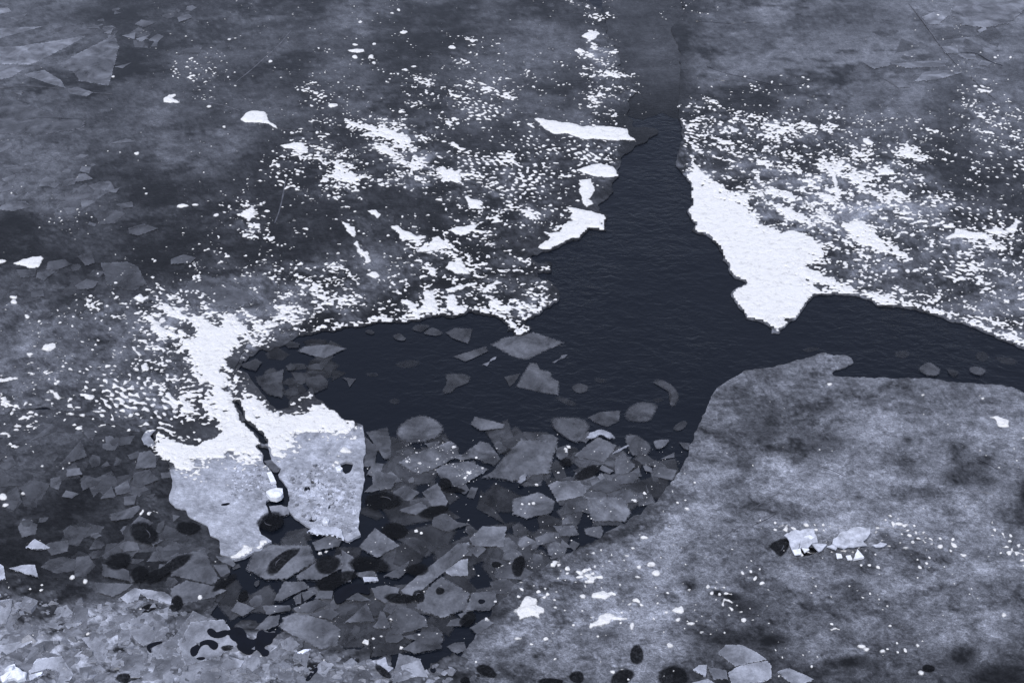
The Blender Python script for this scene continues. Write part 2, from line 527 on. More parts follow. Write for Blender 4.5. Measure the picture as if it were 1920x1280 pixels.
SHEET_E = [(-700, 1085), (0, 1092), (60, 1100), (100, 1110), (160, 1115), (190, 1130), (225, 1120), (240, 1107), (265, 1100), (320, 1113), (345, 1130), (375, 1133), (380, 1153), (395, 1165), (425, 1160), (430, 1175), (450, 1178), (520, 1185), (565, 1203), (597, 1217), (640, 1215), (690, 1221), (702, 1232), (727, 1230), (732, 1250), (745, 1255), (780, 1244), (820, 1242), (850, 1227), (862, 1235), (850, 1255), (870, 1262), (890, 1600), (-700, 1600)]
SHEET_F = [(-700, 755), (0, 765), (150, 765), (272, 806), (310, 840), (340, 940), (420, 1000), (440, 1055), (400, 1150), (200, 1150), (-700, 1150)]
SHEET_G = [(1080, -300), (1300, -300), (1300, 215), (1262, 222), (1240, 212), (1205, 226), (1160, 215)]

def world_poly(p, z=0.05): return P(p, z=z)

# milkiness field
w1 = sample(G_CLOUD, CX * 0.6 + 13.0, CY * 0.6); w2 = sample(G_CLOUD, CX * 0.6, CY * 0.6 + 29.0)
cloud = sample(G_CLOUD, CX + 0.16 * w1, CY + 0.16 * w2)
wx = CX + 0.9 * sample(G_WARP, CX, CY); wy = CY + 0.9 * sample(G_WARP2, CX, CY)
jx = CPX + 16 * sample(G_WARP, CX, CY); jy = CPY + 9 * sample(G_WARP2, CX, CY)
MK = lookup(MILK, 64.0, jx, jy)
BLOT = [(1397, 868, 14, 12, -4), (1405, 812, 60, 12, -3), (1545, 825, 32, 17, -4), (1490, 842, 42, 8, -3.5), (1797, 890, 24, 14, -6), (1842, 896, 14, 8, -4), (1845, 857, 11, 6, -4), (1703, 818, 12, 9, -3), (1915, 905, 16, 45, -4), (1375, 1112, 22, 12, -4), (1345, 1105, 14, 7, -4), (1365, 1192, 38, 12, -4), (1440, 1197, 40, 12, -4), (1400, 1135, 55, 25, -2.5), (1290, 1092, 14, 10, -4), (1610, 1117, 22, 16, -4), (1592, 1236, 24, 9, -5), (1558, 1241, 16, 7, -4), (1800, 1225, 24, 16, -4), (1872, 1272, 48, 20, -7), (1130, 1192, 22, 12, -3), (1270, 1085, 20, 7, -2), (1085, 1090, 10, 10, -4), (1180, 1080, 30, 10, -2), (1160, 1165, 20, 10, -2),
        (1100, 1078, 22, 14, 6), (1060, 1075, 10, 10, 3), (1133, 1113, 20, 7, 5), (1140, 1158, 30, 10, 5), (1190, 1130, 16, 12, 4), (1010, 1108, 22, 12, 4), (1020, 1200, 18, 8, 3), (1120, 1225, 20, 9, 2.5), (1160, 1245, 20, 10, 3), (1010, 1255, 20, 12, 3), (1130, 1268, 25, 8, 3),
        (60, 1130, 60, 14, 2), (150, 1140, 40, 12, 3), (90, 1200, 40, 20, 2)]
for cx, cy, rx, ry, am in BLOT:
    MK = MK + am * np.clip(0.75 + 0.55 * cloud, 0.1, 1.8) * np.exp(-(((jx + CPX) / 2 - cx) / rx) ** 2 - (((jy + CPY) / 2 - cy) / ry) ** 2)
veil = sample(G_VEIL, CX + 0.5 * w1, CY + 0.5 * w2)
kf = np.clip((CPY - 120) / 320, 0, 1)
MKE = MK * 1.2 - 1.2 + (0.55 + 0.21 * np.clip(MK, 0, 8)) * (cloud * (0.35 + 0.65 * kf) + veil * 0.9 * (1 - kf))
ALB = 0.008 + 0.030 * np.log1p(np.exp(np.clip(MKE, -8, 12) * 1.4)) / 1.4

SHEETS = []
def sheet(name, poly, z, amp, label, cut=(), extra_alb=None, cat='ice sheet', mat=M_ICE, thick=0.12):
    s = poly_sdf(world_poly(poly, z), CX, CY)
    for c in cut:
        s = np.minimum(s, -poly_sdf(world_poly(c, z), CX, CY) - (0.015 if len(c) > 14 else 0.0))
    near = np.abs(s) < 0.6
    s = s + amp * np.where(near, sample(G_EDGE, CX, CY), 0)
    alb = ALBF if extra_alb is None else extra_alb
    Zf = np.full(CX.shape, z)
    V, T, S, _, _ = march(s, Zf, CX, CY, alb)
    v = np.stack(V[:3], 1)
    # side walls down into the water
    be = np.unique(S)
    mp = np.full(len(v), -1); mp[be] = np.arange(len(be)) + len(v)
    low = v[be].copy(); low[:, 2] = z - thick
    top2 = v[be].copy(); mp2 = np.full(len(v), -1); mp2[be] = np.arange(len(be)) + len(v) + len(be)
    q1 = np.stack([mp2[S[:, 0]], mp2[S[:, 1]], mp[S[:, 1]]], 1)
    q2 = np.stack([mp2[S[:, 0]], mp[S[:, 1]], mp[S[:, 0]]], 1)
    vv = np.concatenate([v, low, top2]); tt = np.concatenate([T, q1, q2])
    al = np.concatenate([V[3], V[3][be] * 0.9 + 0.03, V[3][be] * 0.9 + 0.03])
    o = mesh_fast(name, vv, tt, mat, True, {'alb': al}, nflat=2 * len(S))
    tag(o, label, cat)
    SHEETS.append((o, s, z))
    return o, s

# thin frost dusting between the snow patches
sdc = lookup(SNOW, 32.0, CPX + 8 * sample(G_WARP, CX, CY), CPY + 5 * sample(G_WARP2, CX, CY))
ALBF = ALB + 0.017 * np.clip(sdc - 2.5, 0, 5) * np.clip(0.45 + 0.8 * sample(G_SLUSH, CX, CY) + 0.6 * cloud, 0, 3)
# slush on the cracked floe: bare grey below the snow cap
slush_line = lookup(np.array([[0.0]*2]*2), 1, CPX*0, CPY*0)
g_sl = sample(G_SLUSH, CX, CY); g_dot = sample(G_DOT, CX, CY)
alb_b = np.clip(0.40 + 0.05 * g_sl + 0.03 * cloud + 0.03 * g_dot, 0.08, 0.75)
bright_b = np.exp(-((CPX - 600) / 40) ** 2 - ((CPY - 935) / 45) ** 2) + np.exp(-((CPX - 470) / 50) ** 2 - ((CPY - 900) / 40) ** 2) * 0.5
alb_b = alb_b + bright_b * np.clip(g_sl + 0.4 * g_dot, -1, 2.5) * 0.09
yb = np.interp(CPX, [300, 320, 395, 470, 485, 515, 582, 640, 690], [905, 892, 862, 855, 852, 837, 812, 808, 800]) + 5 * g_sl + 4 * cloud
kb = np.clip((CPY - yb + 14) / 12, 0, 1)
alb_b = alb_b * kb + (0.02 + ALB * 0.6) * (1 - kb)
alb_f = ALB * 0.55
alb_e = np.clip((ALB * 1.1 + 0.015) * (1 + 0.42 * g_sl) + 0.03 * g_sl * (MK > 4.5), 0.012, 0.6)
alb_e = alb_e * np.clip(0.4 + 0.6 * (poly_sdf(world_poly(SHEET_E, 0.035), CX, CY) + 0.3 * cloud) / 1.0, 0.4, 1)
alb_g = np.clip((0.035 + 0.008 * cloud) * np.clip((228 - CPY) / 90, 0.12, 1) + 0.03 * np.exp(-((CPX - 1240) / 40) ** 2 - ((CPY - 105) / 45) ** 2), 0.008, 1)

oG, sG = sheet('thin_ice', SHEET_G, 0.004, 0.03, 'smooth thin grey ice closing the far end of the open channel', extra_alb=alb_g, thick=0.03)
oF, sF = sheet('rubble_ice', SHEET_F, 0.022, 0.04, 'dark refrozen ice left of the cracked snowy floe, full of rubble', extra_alb=alb_f)
oE, sE = sheet('slush_ice', SHEET_E, 0.035, 0.16, 'pale slushy ice field along the bottom left edge', extra_alb=alb_e, mat=M_ICE_SOFT)
sd0 = poly_sdf(world_poly(SHEET_D, 0.03), CX, CY)
fade = np.clip(0.42 + 0.58 * (sd0 + 0.25 * cloud) / 1.1, 0.42, 1)
wD = np.clip((1330 - CPX) / 90, 0, 1) * np.clip((CPY - 850) / 60, 0, 1) * np.clip((1240 - CPY) / 60, 0, 1)
alb_d = ALBF * (1.12 - wD * (1 - fade))
oD, sD = sheet('ice_sheet', SHEET_D, 0.03, 0.03, 'broad milky grey ice sheet filling the lower right corner', extra_alb=alb_d, mat=M_ICE_GRAIN)
oA, sA = sheet('ice_sheet', SHEET_A, 0.03, 0.05, 'large dark ice sheet speckled with snow left of the channel')
oC, sC = sheet('ice_sheet', SHEET_C, 0.03, 0.025, 'snow-spotted dark ice sheet right of the open channel')
oB, sB = sheet('ice_floe', SHEET_B, 0.055, 0.016, 'cracked floe with white snow cap and bare grey slush end', cut=CRACKS_B + HOLES_B, extra_alb=alb_b, cat='ice floe', thick=0.16, mat=M_ICE_SOFT)

BASE = np.full(CX.shape, -1.0, np.float32)
INS = np.full(CX.shape, -9.0, np.float32)
for o, s, z in SHEETS:
    on = s > 0
    BASE = np.where(on, np.maximum(BASE, z), BASE)
    INS = np.maximum(INS, s)

# ------------------------------------------------------------------ snow lying on the ice
FX = np.concatenate([np.arange(-290, -20, 4.0), np.arange(-20, 1940, 1.8), np.arange(1940, 2210, 4.0)])
FY = np.concatenate([np.arange(-120, -10, 3.0), np.arange(-10, 480, 1.3), np.arange(480, 760, 1.6), np.arange(760, 1321, 2.2)])
FPXg, FPYg = np.meshgrid(FX, FY)
SX, SY = to_world(FPXg, FPYg, 0.05)

def up(a):           # survey grid -> snow grid
    u = np.clip((FX - GX[0]) / 4.0, 0, len(GX) - 2); v = np.clip((FY - GY[0]) / 4.0, 0, len(GY) - 2)
    i = u.astype(int); j = v.astype(int); fu = (u - i)[None, :]; fv = (v - j)[:, None]
    A = a[np.ix_(j, i)]; B = a[np.ix_(j, i + 1)]; C = a[np.ix_(j + 1, i)]; D = a[np.ix_(j + 1, i + 1)]
    return (A * (1 - fu) + B * fu) * (1 - fv) + (C * (1 - fu) + D * fu) * fv

jx = FPXg + 11 * sample(G_WARP, SX * 1.7, SY * 1.7); jy = FPYg + 7 * sample(G_WARP2, SX * 1.7, SY * 1.7)
sd = lookup(SNOW, 32.0, jx, jy)
cov = np.interp(sd, np.arange(10), COVER)
# bigger blotches inside each zone
cov = np.clip(cov * np.exp(0.6 * sample(G_COARSE2, SX * 0.4, SY * 0.4) - 0.06), 0, None)
# crumbled snow rim along the water
edge_zone = ((FPXg > 1535) & (FPYg > 530)) | ((FPXg > 560) & (FPXg < 1060) & (FPYg > 560) & (FPYg < 640))
sAC = np.maximum(up(sA), up(sC))
rimc = np.where(edge_zone & (sAC > -0.05), np.exp(-(np.clip(sAC, 0, 9) / np.where(FPXg > 1400, 0.42, 0.26)) ** 2), 0)
cov = np.maximum(cov, 0.8 * rimc)
cov = np.where(sd > 8.4, 1.0, np.clip(cov, 0, 0.97))

# normal quantiles
qs = np.linspace(-3.6, 3.6, 1441)
cdf = 0.5 * (1 + np.array([math.erf(q / math.sqrt(2)) for q in qs]))
thr = np.interp(1 - cov, cdf, qs)
thr = np.where(cov >= 0.999, -6.0, thr)
thr = np.where(cov <= 0.0009, 6.0, thr)

FINE = [(905, 200, 55, 32), (930, 235, 30, 22), (900, 305, 60, 28), (985, 345, 60, 45), (1010, 265, 55, 30), (1090, 280, 70, 20), (235, 745, 55, 50), (215, 775, 40, 25), (300, 770, 40, 40), (1800, 400, 80, 28), (1890, 310, 40, 40), (1300, 270, 22, 25), (520, 345, 40, 30), (400, 440, 50, 25), (1780, 500, 50, 25), (150, 690, 40, 40)]
fw = np.zeros(SX.shape, np.float32)
for cx, cy, rx, ry in FINE:
    fw = np.maximum(fw, np.exp(-(((FPXg - cx) / rx) ** 2 + ((FPYg - cy) / ry) ** 2) ** 1.5))
gc = sample(G_COARSE, SX, SY); gf = sample(G_FINE, SX, SY); g2 = sample(G_COARSE2, SX, SY); gd = sample(G_DOT, SX, SY)
g = gc * 0.46 + g2 * 0.43 + gd * 0.15 + sample(G_LACE, SX, SY) * 0.85
g = g / g.std()
gfine = gf * 0.9 + gc * 0.42
gfine = gfine / gfine.std()
g = g * (1 - fw) + gfine * fw
g = g / np.sqrt((1 - fw) ** 2 + fw ** 2 + 0.5 * fw * (1 - fw))
F = (g - thr).astype(np.float32)

# frost: thin broken snow dust on the milky sheet
FROST = [(1100, 1078, 24, 14, 0.55), (1065, 1068, 14, 8, 0.35), (1133, 1113, 18, 6, 0.5), (1140, 1158, 32, 9, 0.5), (1190, 1130, 14, 10, 0.45), (1010, 1108, 24, 9, 0.3), (1018, 1198, 16, 6, 0.4), (1160, 1250, 14, 8, 0.2), (1468, 990, 16, 6, 0.5), (1500, 987, 42, 7, 0.35), (1590, 1030, 30, 5, 0.3), (1505, 1035, 20, 6, 0.3), (355, 113, 12, 6, 0.3), (360, 142, 10, 6, 0.4), (340, 130, 26, 14, 0.08), (570, 168, 12, 5, 0.5), (600, 182, 20, 7, 0.35), (1790, 1018, 16, 12, 0.3), (1905, 1030, 22, 20, 0.3), (1740, 1008, 30, 8, 0.2), (1395, 1160, 10, 6, 0.3), (280, 958, 16, 6, 0.4), (70, 1100, 30, 8, 0.12), (1560, 1180, 14, 8, 0.25)]
fcov = np.zeros(SX.shape, np.float32)
for cx, cy, rx, ry, a in FROST:
    fcov = np.maximum(fcov, a * np.exp(-((FPXg - cx) / rx) ** 2 - ((FPYg - cy) / ry) ** 2))
gfr = gd * 0.75 + gc * 0.5 + g2 * 0.3
F = np.maximum(F, np.where(fcov > 0.004, (gfr / gfr.std() - np.interp(1 - fcov, cdf, qs)), -9))
# fine scattered flecks
DOTZ = [(1150, 1080, 170, 110, 0.035), (1560, 1130, 160, 70, 0.014), (1350, 1150, 100, 50, 0.02), (1750, 1020, 200, 60, 0.016), (1490, 1225, 60, 25, 0.03), (1660, 1200, 60, 35, 0.03), (1900, 1030, 50, 30, 0.05), (1740, 1015, 60, 16, 0.05), (1860, 830, 60, 40, 0.012),
        (560, 80, 200, 90, 0.009), (700, 140, 120, 90, 0.012), (760, 60, 100, 60, 0.004), (130, 400, 90, 40, 0.015), (120, 600, 120, 60, 0.01), (60, 840, 100, 60, 0.008), (1100, 880, 180, 60, 0.008), (800, 870, 120, 50, 0.012), (1780, 60, 80, 60, 0.012), (1800, 120, 60, 30, 0.02), (1850, 140, 40, 25, 0.014), (400, 300, 200, 80, 0.004), (350, 120, 60, 25, 0.03), (350, 190, 40, 12, 0.03), (445, 215, 30, 12, 0.03), (180, 590, 40, 40, 0.03), (1560, 240, 300, 40, 0.012), (1380, 150, 60, 12, 0.015), (100, 1190, 90, 30, 0.02), (940, 1060, 60, 30, 0.006), (1500, 850, 120, 20, 0.006), (1040, 950, 60, 20, 0.008), (420, 130, 60, 60, 0.004), (1000, 30, 80, 40, 0.006), (280, 960, 20, 8, 0.08), (1450, 160, 40, 8, 0.01), (1240, 900, 40, 40, 0.02), (700, 1200, 40, 20, 0.02)]
dz = np.full(SX.shape, 0.0012, np.float32)
for cx, cy, rx, ry, a in DOTZ:
    dz += a * np.exp(-((FPXg - cx) / rx) ** 2 - ((FPYg - cy) / ry) ** 2)
dz *= np.exp(0.8 * sample(G_COARSE2, SX * 0.5, SY * 0.5))
F = np.maximum(F, (gd - np.interp(1 - np.clip(dz, 0, 0.2), cdf, qs)) * 0.8)

# larger patches surveyed one by one: outline, origin, scale, label
W = []
def patch(pts, label, ox=0, oy=0, s=4.0): W.append((np.array([(ox + a / s, oy + b / s) for a, b in pts]), label))
patch([(307, 191), (309, 183), (316, 179), (328, 174), (330, 177), (326, 183), (337, 190), (334, 193)], 'notched snow blob alone on dark ice in the upper left', 0, 0, 1)
patch([(452, 224), (462, 213), (470, 208), (485, 207), (497, 210), (500, 220), (508, 228), (520, 240), (505, 232), (480, 229), (460, 227)], 'kite-shaped snow patch with a thin tail in the upper left', 0, 0, 1)
patch([(25, 493), (40, 484), (75, 481), (78, 485), (72, 497), (55, 502), (40, 498)], 'largest smooth snow patch at the left edge on black ice', 0, 0, 1)
patch([(-6, 488), (0, 486), (12, 485), (13, 488), (4, 493), (-4, 493)], 'small oval snow patch cut by the left edge on black ice', 0, 0, 1)
patch([(72, 656), (85, 645), (102, 643), (104, 650), (95, 658), (82, 657)], 'lumpy snow patch on milky ice near the left edge', 0, 0, 1)
patch([(49, 662), (58, 659), (61, 663), (55, 666)], 'small oval snow dab below the lumpy patch near the left edge', 0, 0, 1)
patch([(-8, 709), (20, 707), (33, 706), (34, 709), (15, 714), (-8, 717)], 'long thin snow streak starting at the left edge', 0, 0, 1)
patch([(653, 93), (684, 91), (682, 96), (670, 98), (655, 96)], 'flat bar-shaped snow patch among dots near the top', 0, 0, 1)
patch([(1003, 222), (1020, 221), (1040, 227), (1070, 229), (1090, 236), (1130, 236), (1175, 241), (1180, 248), (1187, 261), (1150, 262), (1090, 258), (1060, 250), (1040, 250), (1025, 243)], 'long white snow tongue reaching the left bank of the channel', 0, 0, 1)
patch([(1085, 318), (1110, 308), (1130, 304), (1150, 311), (1158, 322), (1160, 331), (1140, 330), (1110, 330)], 'rounded white snow cap on the left bank of the channel', 0, 0, 1)
patch([(505, 70), (600, 50), (605, 130), (615, 165), (570, 210), (610, 245), (560, 275), (520, 240), (525, 200), (505, 150)], 'upright snow streak below the rounded cap on the channel bank', 960, 320)
patch([(425, 275), (515, 285), (600, 300), (665, 325), (715, 390), (715, 455), (650, 450), (575, 440), (530, 490), (450, 500), (370, 540), (280, 585), (190, 575), (270, 500), (230, 455), (370, 450), (380, 390), (470, 375), (420, 350), (460, 320)], 'big ragged snow drift on the corner of the left channel bank', 960, 320)
patch([(920, 185), (950, 180), (980, 205), (1060, 240), (1040, 260), (1080, 290), (950, 270), (945, 230)], 'blocky snow patch with two pits on the dark speckled ice', 640, 320)
patch([(810, 440), (880, 415), (960, 415), (1050, 390), (930, 475), (870, 470)], 'wing-shaped snow patch left of the channel corner', 640, 320)
patch([(570, 600), (600, 570), (670, 560), (680, 500), (730, 480), (800, 550), (750, 590), (680, 600), (590, 615)], 'frayed snow patch curving above the pool', 640, 320)
patch([(785, 720), (820, 680), (890, 690), (955, 730), (950, 770), (870, 765)], 'solid rounded snow patch above the pool edge', 640, 320)
patch([(380, 415), (420, 415), (470, 450), (560, 480), (630, 490), (580, 520), (430, 510), (425, 470)], 'slanting snow patch in the middle of the speckled ice', 640, 320)
patch([(5, 375), (90, 420), (115, 490), (90, 500), (40, 470)], 'wedge of snow at the upper end of a thin snow chain', 640, 320)
patch([(80, 540), (120, 525), (165, 590), (200, 650), (215, 680), (180, 690), (170, 640), (130, 610)], 'thin chain of snow running down from the snow wedge', 640, 320)
patch([(205, 300), (255, 290), (295, 325), (270, 345)], 'lone snow patch on bare dark ice above the slanting patch', 640, 320)
patch([(200, 775), (250, 760), (280, 790), (250, 810)], 'round snow patch at the foot of the thin snow chain', 640, 320)
patch([(780, 885), (830, 870), (960, 840), (1020, 830), (1010, 850), (930, 875), (870, 905), (800, 905)], 'flat snow-covered plate lying over the pool edge', 640, 320)
patch([(1040, 905), (1100, 850), (1170, 820), (1195, 835), (1140, 870), (1080, 920)], 'slanted snow-covered plate right of the flat one', 640, 320)
patch([(620, 905), (690, 905), (705, 960), (710, 1010), (750, 1030), (690, 1070), (580, 1070), (540, 1055), (620, 1010), (640, 960)], 'boot-shaped snow drift standing at the pool edge', 640, 320)
patch([(690, 920), (790, 935), (840, 920), (870, 960), (880, 1000), (990, 1045), (900, 1075), (850, 1050), (780, 1030), (810, 970)], 'broken snow drift right of the boot-shaped one at the pool edge', 640, 320)
patch([(940, 600), (955, 598), (965, 605), (972, 615), (975, 625), (966, 627), (955, 615)], 'snowy tip of ice pointing down into the pool', 0, 0, 1)
patch([(1035, 565), (1085, 548), (1130, 575), (1165, 590), (1195, 650), (1150, 640), (1090, 630), (1070, 575)], 'bright snow patch on milky ice near the right edge', 1600, 640)
patch([(95, 620), (125, 615), (180, 640), (185, 690), (230, 720), (205, 785), (160, 775), (60, 800), (35, 740), (65, 670)], 'thick white snow lump with holes on milky ice bottom centre', 960, 960)
patch([(1190, 735), (1280, 680), (1290, 740), (1240, 755)], 'leaf-shaped snow bit beside a small snow triangle', 960, 960)
patch([(1140, 730), (1165, 725), (1185, 745), (1150, 770)], 'small snow triangle on the milky lower ice', 960, 960)
patch([(270, 390), (340, 350), (325, 410)], 'white snow corner on the diagonal edge of the milky sheet', 960, 960)
patch([(510, 270), (560, 240), (650, 235), (660, 250), (600, 295), (560, 285)], 'snow patch on the channel bank near the top', 960, 0)
patch([(720, 400), (760, 375), (800, 385), (780, 400)], 'small snow cap on the channel bank point near the top', 960, 0)
patch([(450, 330), (540, 270), (530, 235), (590, 250), (660, 245), (665, 215), (765, 210), (690, 285), (620, 280), (560, 345), (470, 360)], 'white snow fringe on the lower tip of the cracked floe', 320, 960)
patch([(0, 830), (10, 795), (90, 830), (60, 840)], 'angular white snow chip on the right half of the cracked floe', 640, 640)
patch([(620, 620), (680, 590), (740, 610), (690, 635)], 'frosty snow smear on milky ice bottom centre', 960, 960)
patch([(590, 850), (650, 790), (720, 740), (820, 750), (790, 800), (700, 830)], 'long frosty smear on milky ice below the white lump', 960, 960)
patch([(820, 1085), (900, 1065), (960, 1080), (1040, 1140), (1000, 1145), (950, 1115), (850, 1110)], 'flat drift left of the speckled snow band, upper middle left', 320, 0)
patch([(525, 320), (600, 295), (640, 330), (590, 380), (635, 400), (620, 430), (580, 420), (590, 380), (560, 370)], 'stubby two-part snow patch in the left speckle field', 320, 320)
patch([(640, 1140), (740, 1170), (760, 1190), (690, 1160)], 'thin snow sliver on the dark ice left of the channel', 640, 0)
patch([(145, 435), (165, 430), (160, 450)], 'tiny bright snow fleck near the right edge above', 1600, 320)
patch([(720, 470), (830, 440), (900, 460), (1000, 480), (960, 510), (800, 500), (700, 510)], 'long snow bar on the right ice sheet', 1600, 320)
patch([(1000, 450), (1080, 425), (1160, 465), (1080, 470)], 'snow wedge following the long bar on the right ice', 1600, 320)
patch([(1140, 430), (1200, 400), (1215, 355), (1260, 380), (1230, 410), (1250, 450), (1190, 465)], 'ragged snow patch touching the right edge', 1600, 320)
patch([(65, 1040), (110, 1035), (155, 1070), (110, 1080), (70, 1060)], 'bean-shaped snow patch on the right ice sheet', 1600, 0)
patch([(730, 1165), (770, 1140), (800, 1140), (765, 1190)], 'arrowhead snow patch on dark ice at the right', 1600, 0)
patch([(370, 360), (395, 365), (455, 420), (440, 428), (390, 385)], 'thin slanting snow streak near the left edge', 0, 640)
patch([(890, 100), (930, 105), (985, 88), (975, 110), (930, 122)], 'smile-shaped snow streak left of the cracked floe', 0, 640)
patch([(1055, 175), (1085, 172), (1100, 210), (1070, 222)], 'bean of snow just left of the cracked floe', 0, 640)
patch([(995, 55), (1015, 52), (1065, 100), (1040, 108)], 'short slanting snow bar left of the cracked floe', 0, 640)
patch([(1010, 950), (1050, 925), (1075, 945), (1120, 930), (1110, 955), (1050, 970)], 'snow patch with a hole on the milky left ice', 0, 320)
DOTS = [(665, 106, 5.5, 3), (696, 106, 6, 3.5), (701, 82, 3.5, 2), (701, 117, 4, 2), (747, 18, 4, 2.5), (735, 24, 4, 1.6), (675, 41, 4, 2), (757, 60, 7, 3), (760, 130, 5, 2.5), (775, 124, 5, 2), (624, 197, 8, 4.5), (666, 83, 5, 2), (342, 385, 10, 3.5), (366, 383, 5, 2.5), (405, 402, 4.5, 3), (421, 397, 4, 2), (27, 558, 3, 1.6), (25, 556, 7, 2.6), (26, 565, 5, 4), (50, 592, 6, 4.5), (274, 362, 3, 1.5), (270, 352, 2, 1.2), (225, 285, 3, 2), (256, 287, 5, 2.5), (259, 300, 2, 1.2), (212, 143, 3, 1.6), (392, 199, 3.5, 2), (420, 237, 3, 2), (507, 114, 4, 2), (430, 73, 3, 1.6), (441, 71, 2.5, 1.4), (441, 160, 2.6, 1.4), (847, 88, 8, 3), (1568, 695, 4, 2.5), (1589, 702, 4, 1.8), (1613, 704, 4, 2), (1556, 719, 5, 2.2), (1731, 739, 3.5, 2), (1843, 745, 3, 2.5), (1838, 740, 2, 1.5), (1208, 1006, 5.5, 3), (1187, 1026, 5.5, 3), (1176, 1040, 5, 2.8), (1113, 1035, 4, 3), (1108, 1087, 6, 5), (1093, 1116, 4.5, 3), (1256, 1208, 6.5, 4.5), (1272, 1160, 5, 4), (1185, 1172, 4, 6), (1221, 1056, 7, 5), (1230, 1073, 8, 4), (1198, 1061, 4, 3), (1195, 1080, 4, 2.5), (971, 1195, 7, 2.5), (1288, 952, 5, 3), (1296, 1167, 6.5, 3.6), (1316, 1183, 3.6, 2.5), (1292, 1104, 4, 2.5), (1727, 1259, 5, 3.5), (1883, 1151, 3.5, 2.5), (1763, 1023, 5, 3), (1698, 1025, 5, 1.6), (1685, 980, 6, 2.5), (1699, 982, 4, 1.6), (1645, 988, 6, 2.5), (1643, 995, 3, 3), (1808, 1040, 6, 2.5), (1616, 1210, 6, 3), (1655, 1219, 4, 3), (1625, 1216, 5, 3), (1721, 1208, 4, 3), (375, 1119, 4, 3), (278, 1060, 3, 1.5), (159, 1088, 3.5, 5), (135, 1080, 4, 4), (43, 923, 4, 2), (79, 872, 3, 2), (5, 930, 8, 5), (10, 945, 6, 3), (8, 811, 8, 3), (33, 797, 6, 2), (30, 804, 6, 1.8), (686, 1203, 6, 4.5), (700, 1195, 2.6, 3), (715, 1191, 3, 2.5), (752, 1213, 4, 2.3), (912, 1161, 4, 2.4), (929, 1128, 3, 1.8), (600, 1035, 4, 2), (893, 858, 3, 1.6), (851, 839, 5, 1.6), (1006, 907, 4, 2.4), (1000, 944, 4, 2.5), (992, 945, 3, 2), (979, 945, 3, 1.6), (60, 700, 5, 2), (88, 748, 6, 1.8), (106, 744, 5, 1.8), (132, 774, 6, 2.2), (155, 777, 5, 2), (183, 770, 9, 2), (1869, 431, 3, 2), (1677, 506, 8, 2.6), (1702, 507, 5, 3.5), (1718, 505, 6, 2.4), (1803, 521, 9, 4), (1759, 556, 7, 3), (1895, 107, 3, 2), (1841, 161, 4, 2), (1829, 161, 3, 1.6), (1847, 148, 6, 1.6), (1759, 28, 4, 2), (1866, 107, 4, 2.2)]
for cx, cy, rx, ry in DOTS:
    t = np.linspace(0, 2 * math.pi, 11)[:-1]
    rr = 1 + 0.16 * np.sin(2 * t + cx) + 0.1 * np.sin(3 * t + cy)
    W.append((np.stack([cx + rx * rr * np.cos(t), cy + ry * rr * np.sin(t)], 1), None))

gedge = sample(G_EDGE, SX, SY)
wid = np.zeros(SX.shape, np.int32)
for k, (pp, lab) in enumerate(W):
    x0, y0 = pp.min(0) - 14; x1, y1 = pp.max(0) + 14
    i0, i1 = np.searchsorted(FX, [x0, x1]); j0, j1 = np.searchsorted(FY, [y0, y1])
    if i1 - i0 < 2 or j1 - j0 < 2: continue
    sl = (slice(j0, j1), slice(i0, i1))
    wp = P(pp, z=0.05)
    s = poly_sdf(wp, SX[sl], SY[sl]) + 0.018 * gedge[sl] * (1.6 if lab else 0.4)
    F[sl] = np.maximum(F[sl], s * 14)
    if lab: wid[sl] = np.where(s > 0, k + 1, wid[sl])

base_f = up(BASE); ins_f = up(INS) + 0.012 * gedge
F = np.minimum(F, (ins_f - 0.004) * 30)
F = np.where(edge_zone, F + 0.35 * gd * rimc, F)
F = np.minimum(F, (ins_f + 0.02) * 30)
# bare slush end of the cracked floe stays free of scattered snow except surveyed bits; no snow in its cracks
sBf = up(sB)
F = np.where((base_f < 0.0), -1, F)
# the floe sits higher than its neighbour: no snow crossing its step
hgt = 0.004 + 0.030 * np.clip(F, 0, 1.6) / 1.6 + 0.006 * np.clip(sample(G_SLUSH, SX, SY), -1, 1) * np.clip(F, 0, 1)
jn, inn = np.rint((FPYg - GY[0]) / 4).astype(int), np.rint((FPXg - GX[0]) / 4).astype(int)
zb = BASE[jn, inn]
zb = np.maximum(zb, np.maximum(np.roll(zb, 1, 0), np.roll(zb, 1, 1)))
Z = zb + 0.004 + hgt

# thin feathered margins reach a little beyond the solid snow
F = np.where(base_f < 0.0, -1, F + 0.16).astype(np.float32)
F = np.minimum(F, (ins_f + 0.02) * 30)
# connected patches (4-neighbours), run by run
H_, W_ = F.shape
ins = F > 0
lab_img = np.zeros((H_, W_), np.int32)
par = [0]
def find(a):
    while par[a] != a:
        par[a] = par[par[a]]; a = par[a]
    return a
prev = []
for j in range(H_):
    row = ins[j]
    d = np.diff(np.concatenate([[0], row.view(np.int8), [0]]))
    st = np.nonzero(d == 1)[0]; en = np.nonzero(d == -1)[0]
    cur = []; q = 0
    for s0, e0 in zip(st, en):
        me_ = 0
        while q < len(prev) and prev[q][1] <= s0: q += 1
        r = q
        while r < len(prev) and prev[r][0] < e0:
            b = find(prev[r][2])
            if me_ == 0: me_ = b
            elif me_ != b:
                par[max(me_, b)] = min(me_, b); me_ = min(me_, b)
            r += 1
        if me_ == 0:
            par.append(len(par)); me_ = len(par) - 1
        cur.append((s0, e0, me_)); lab_img[j, s0:e0] = me_
    prev = cur
root = np.array([find(i) for i in range(len(par))], np.int32)
lab_img = root[lab_img]

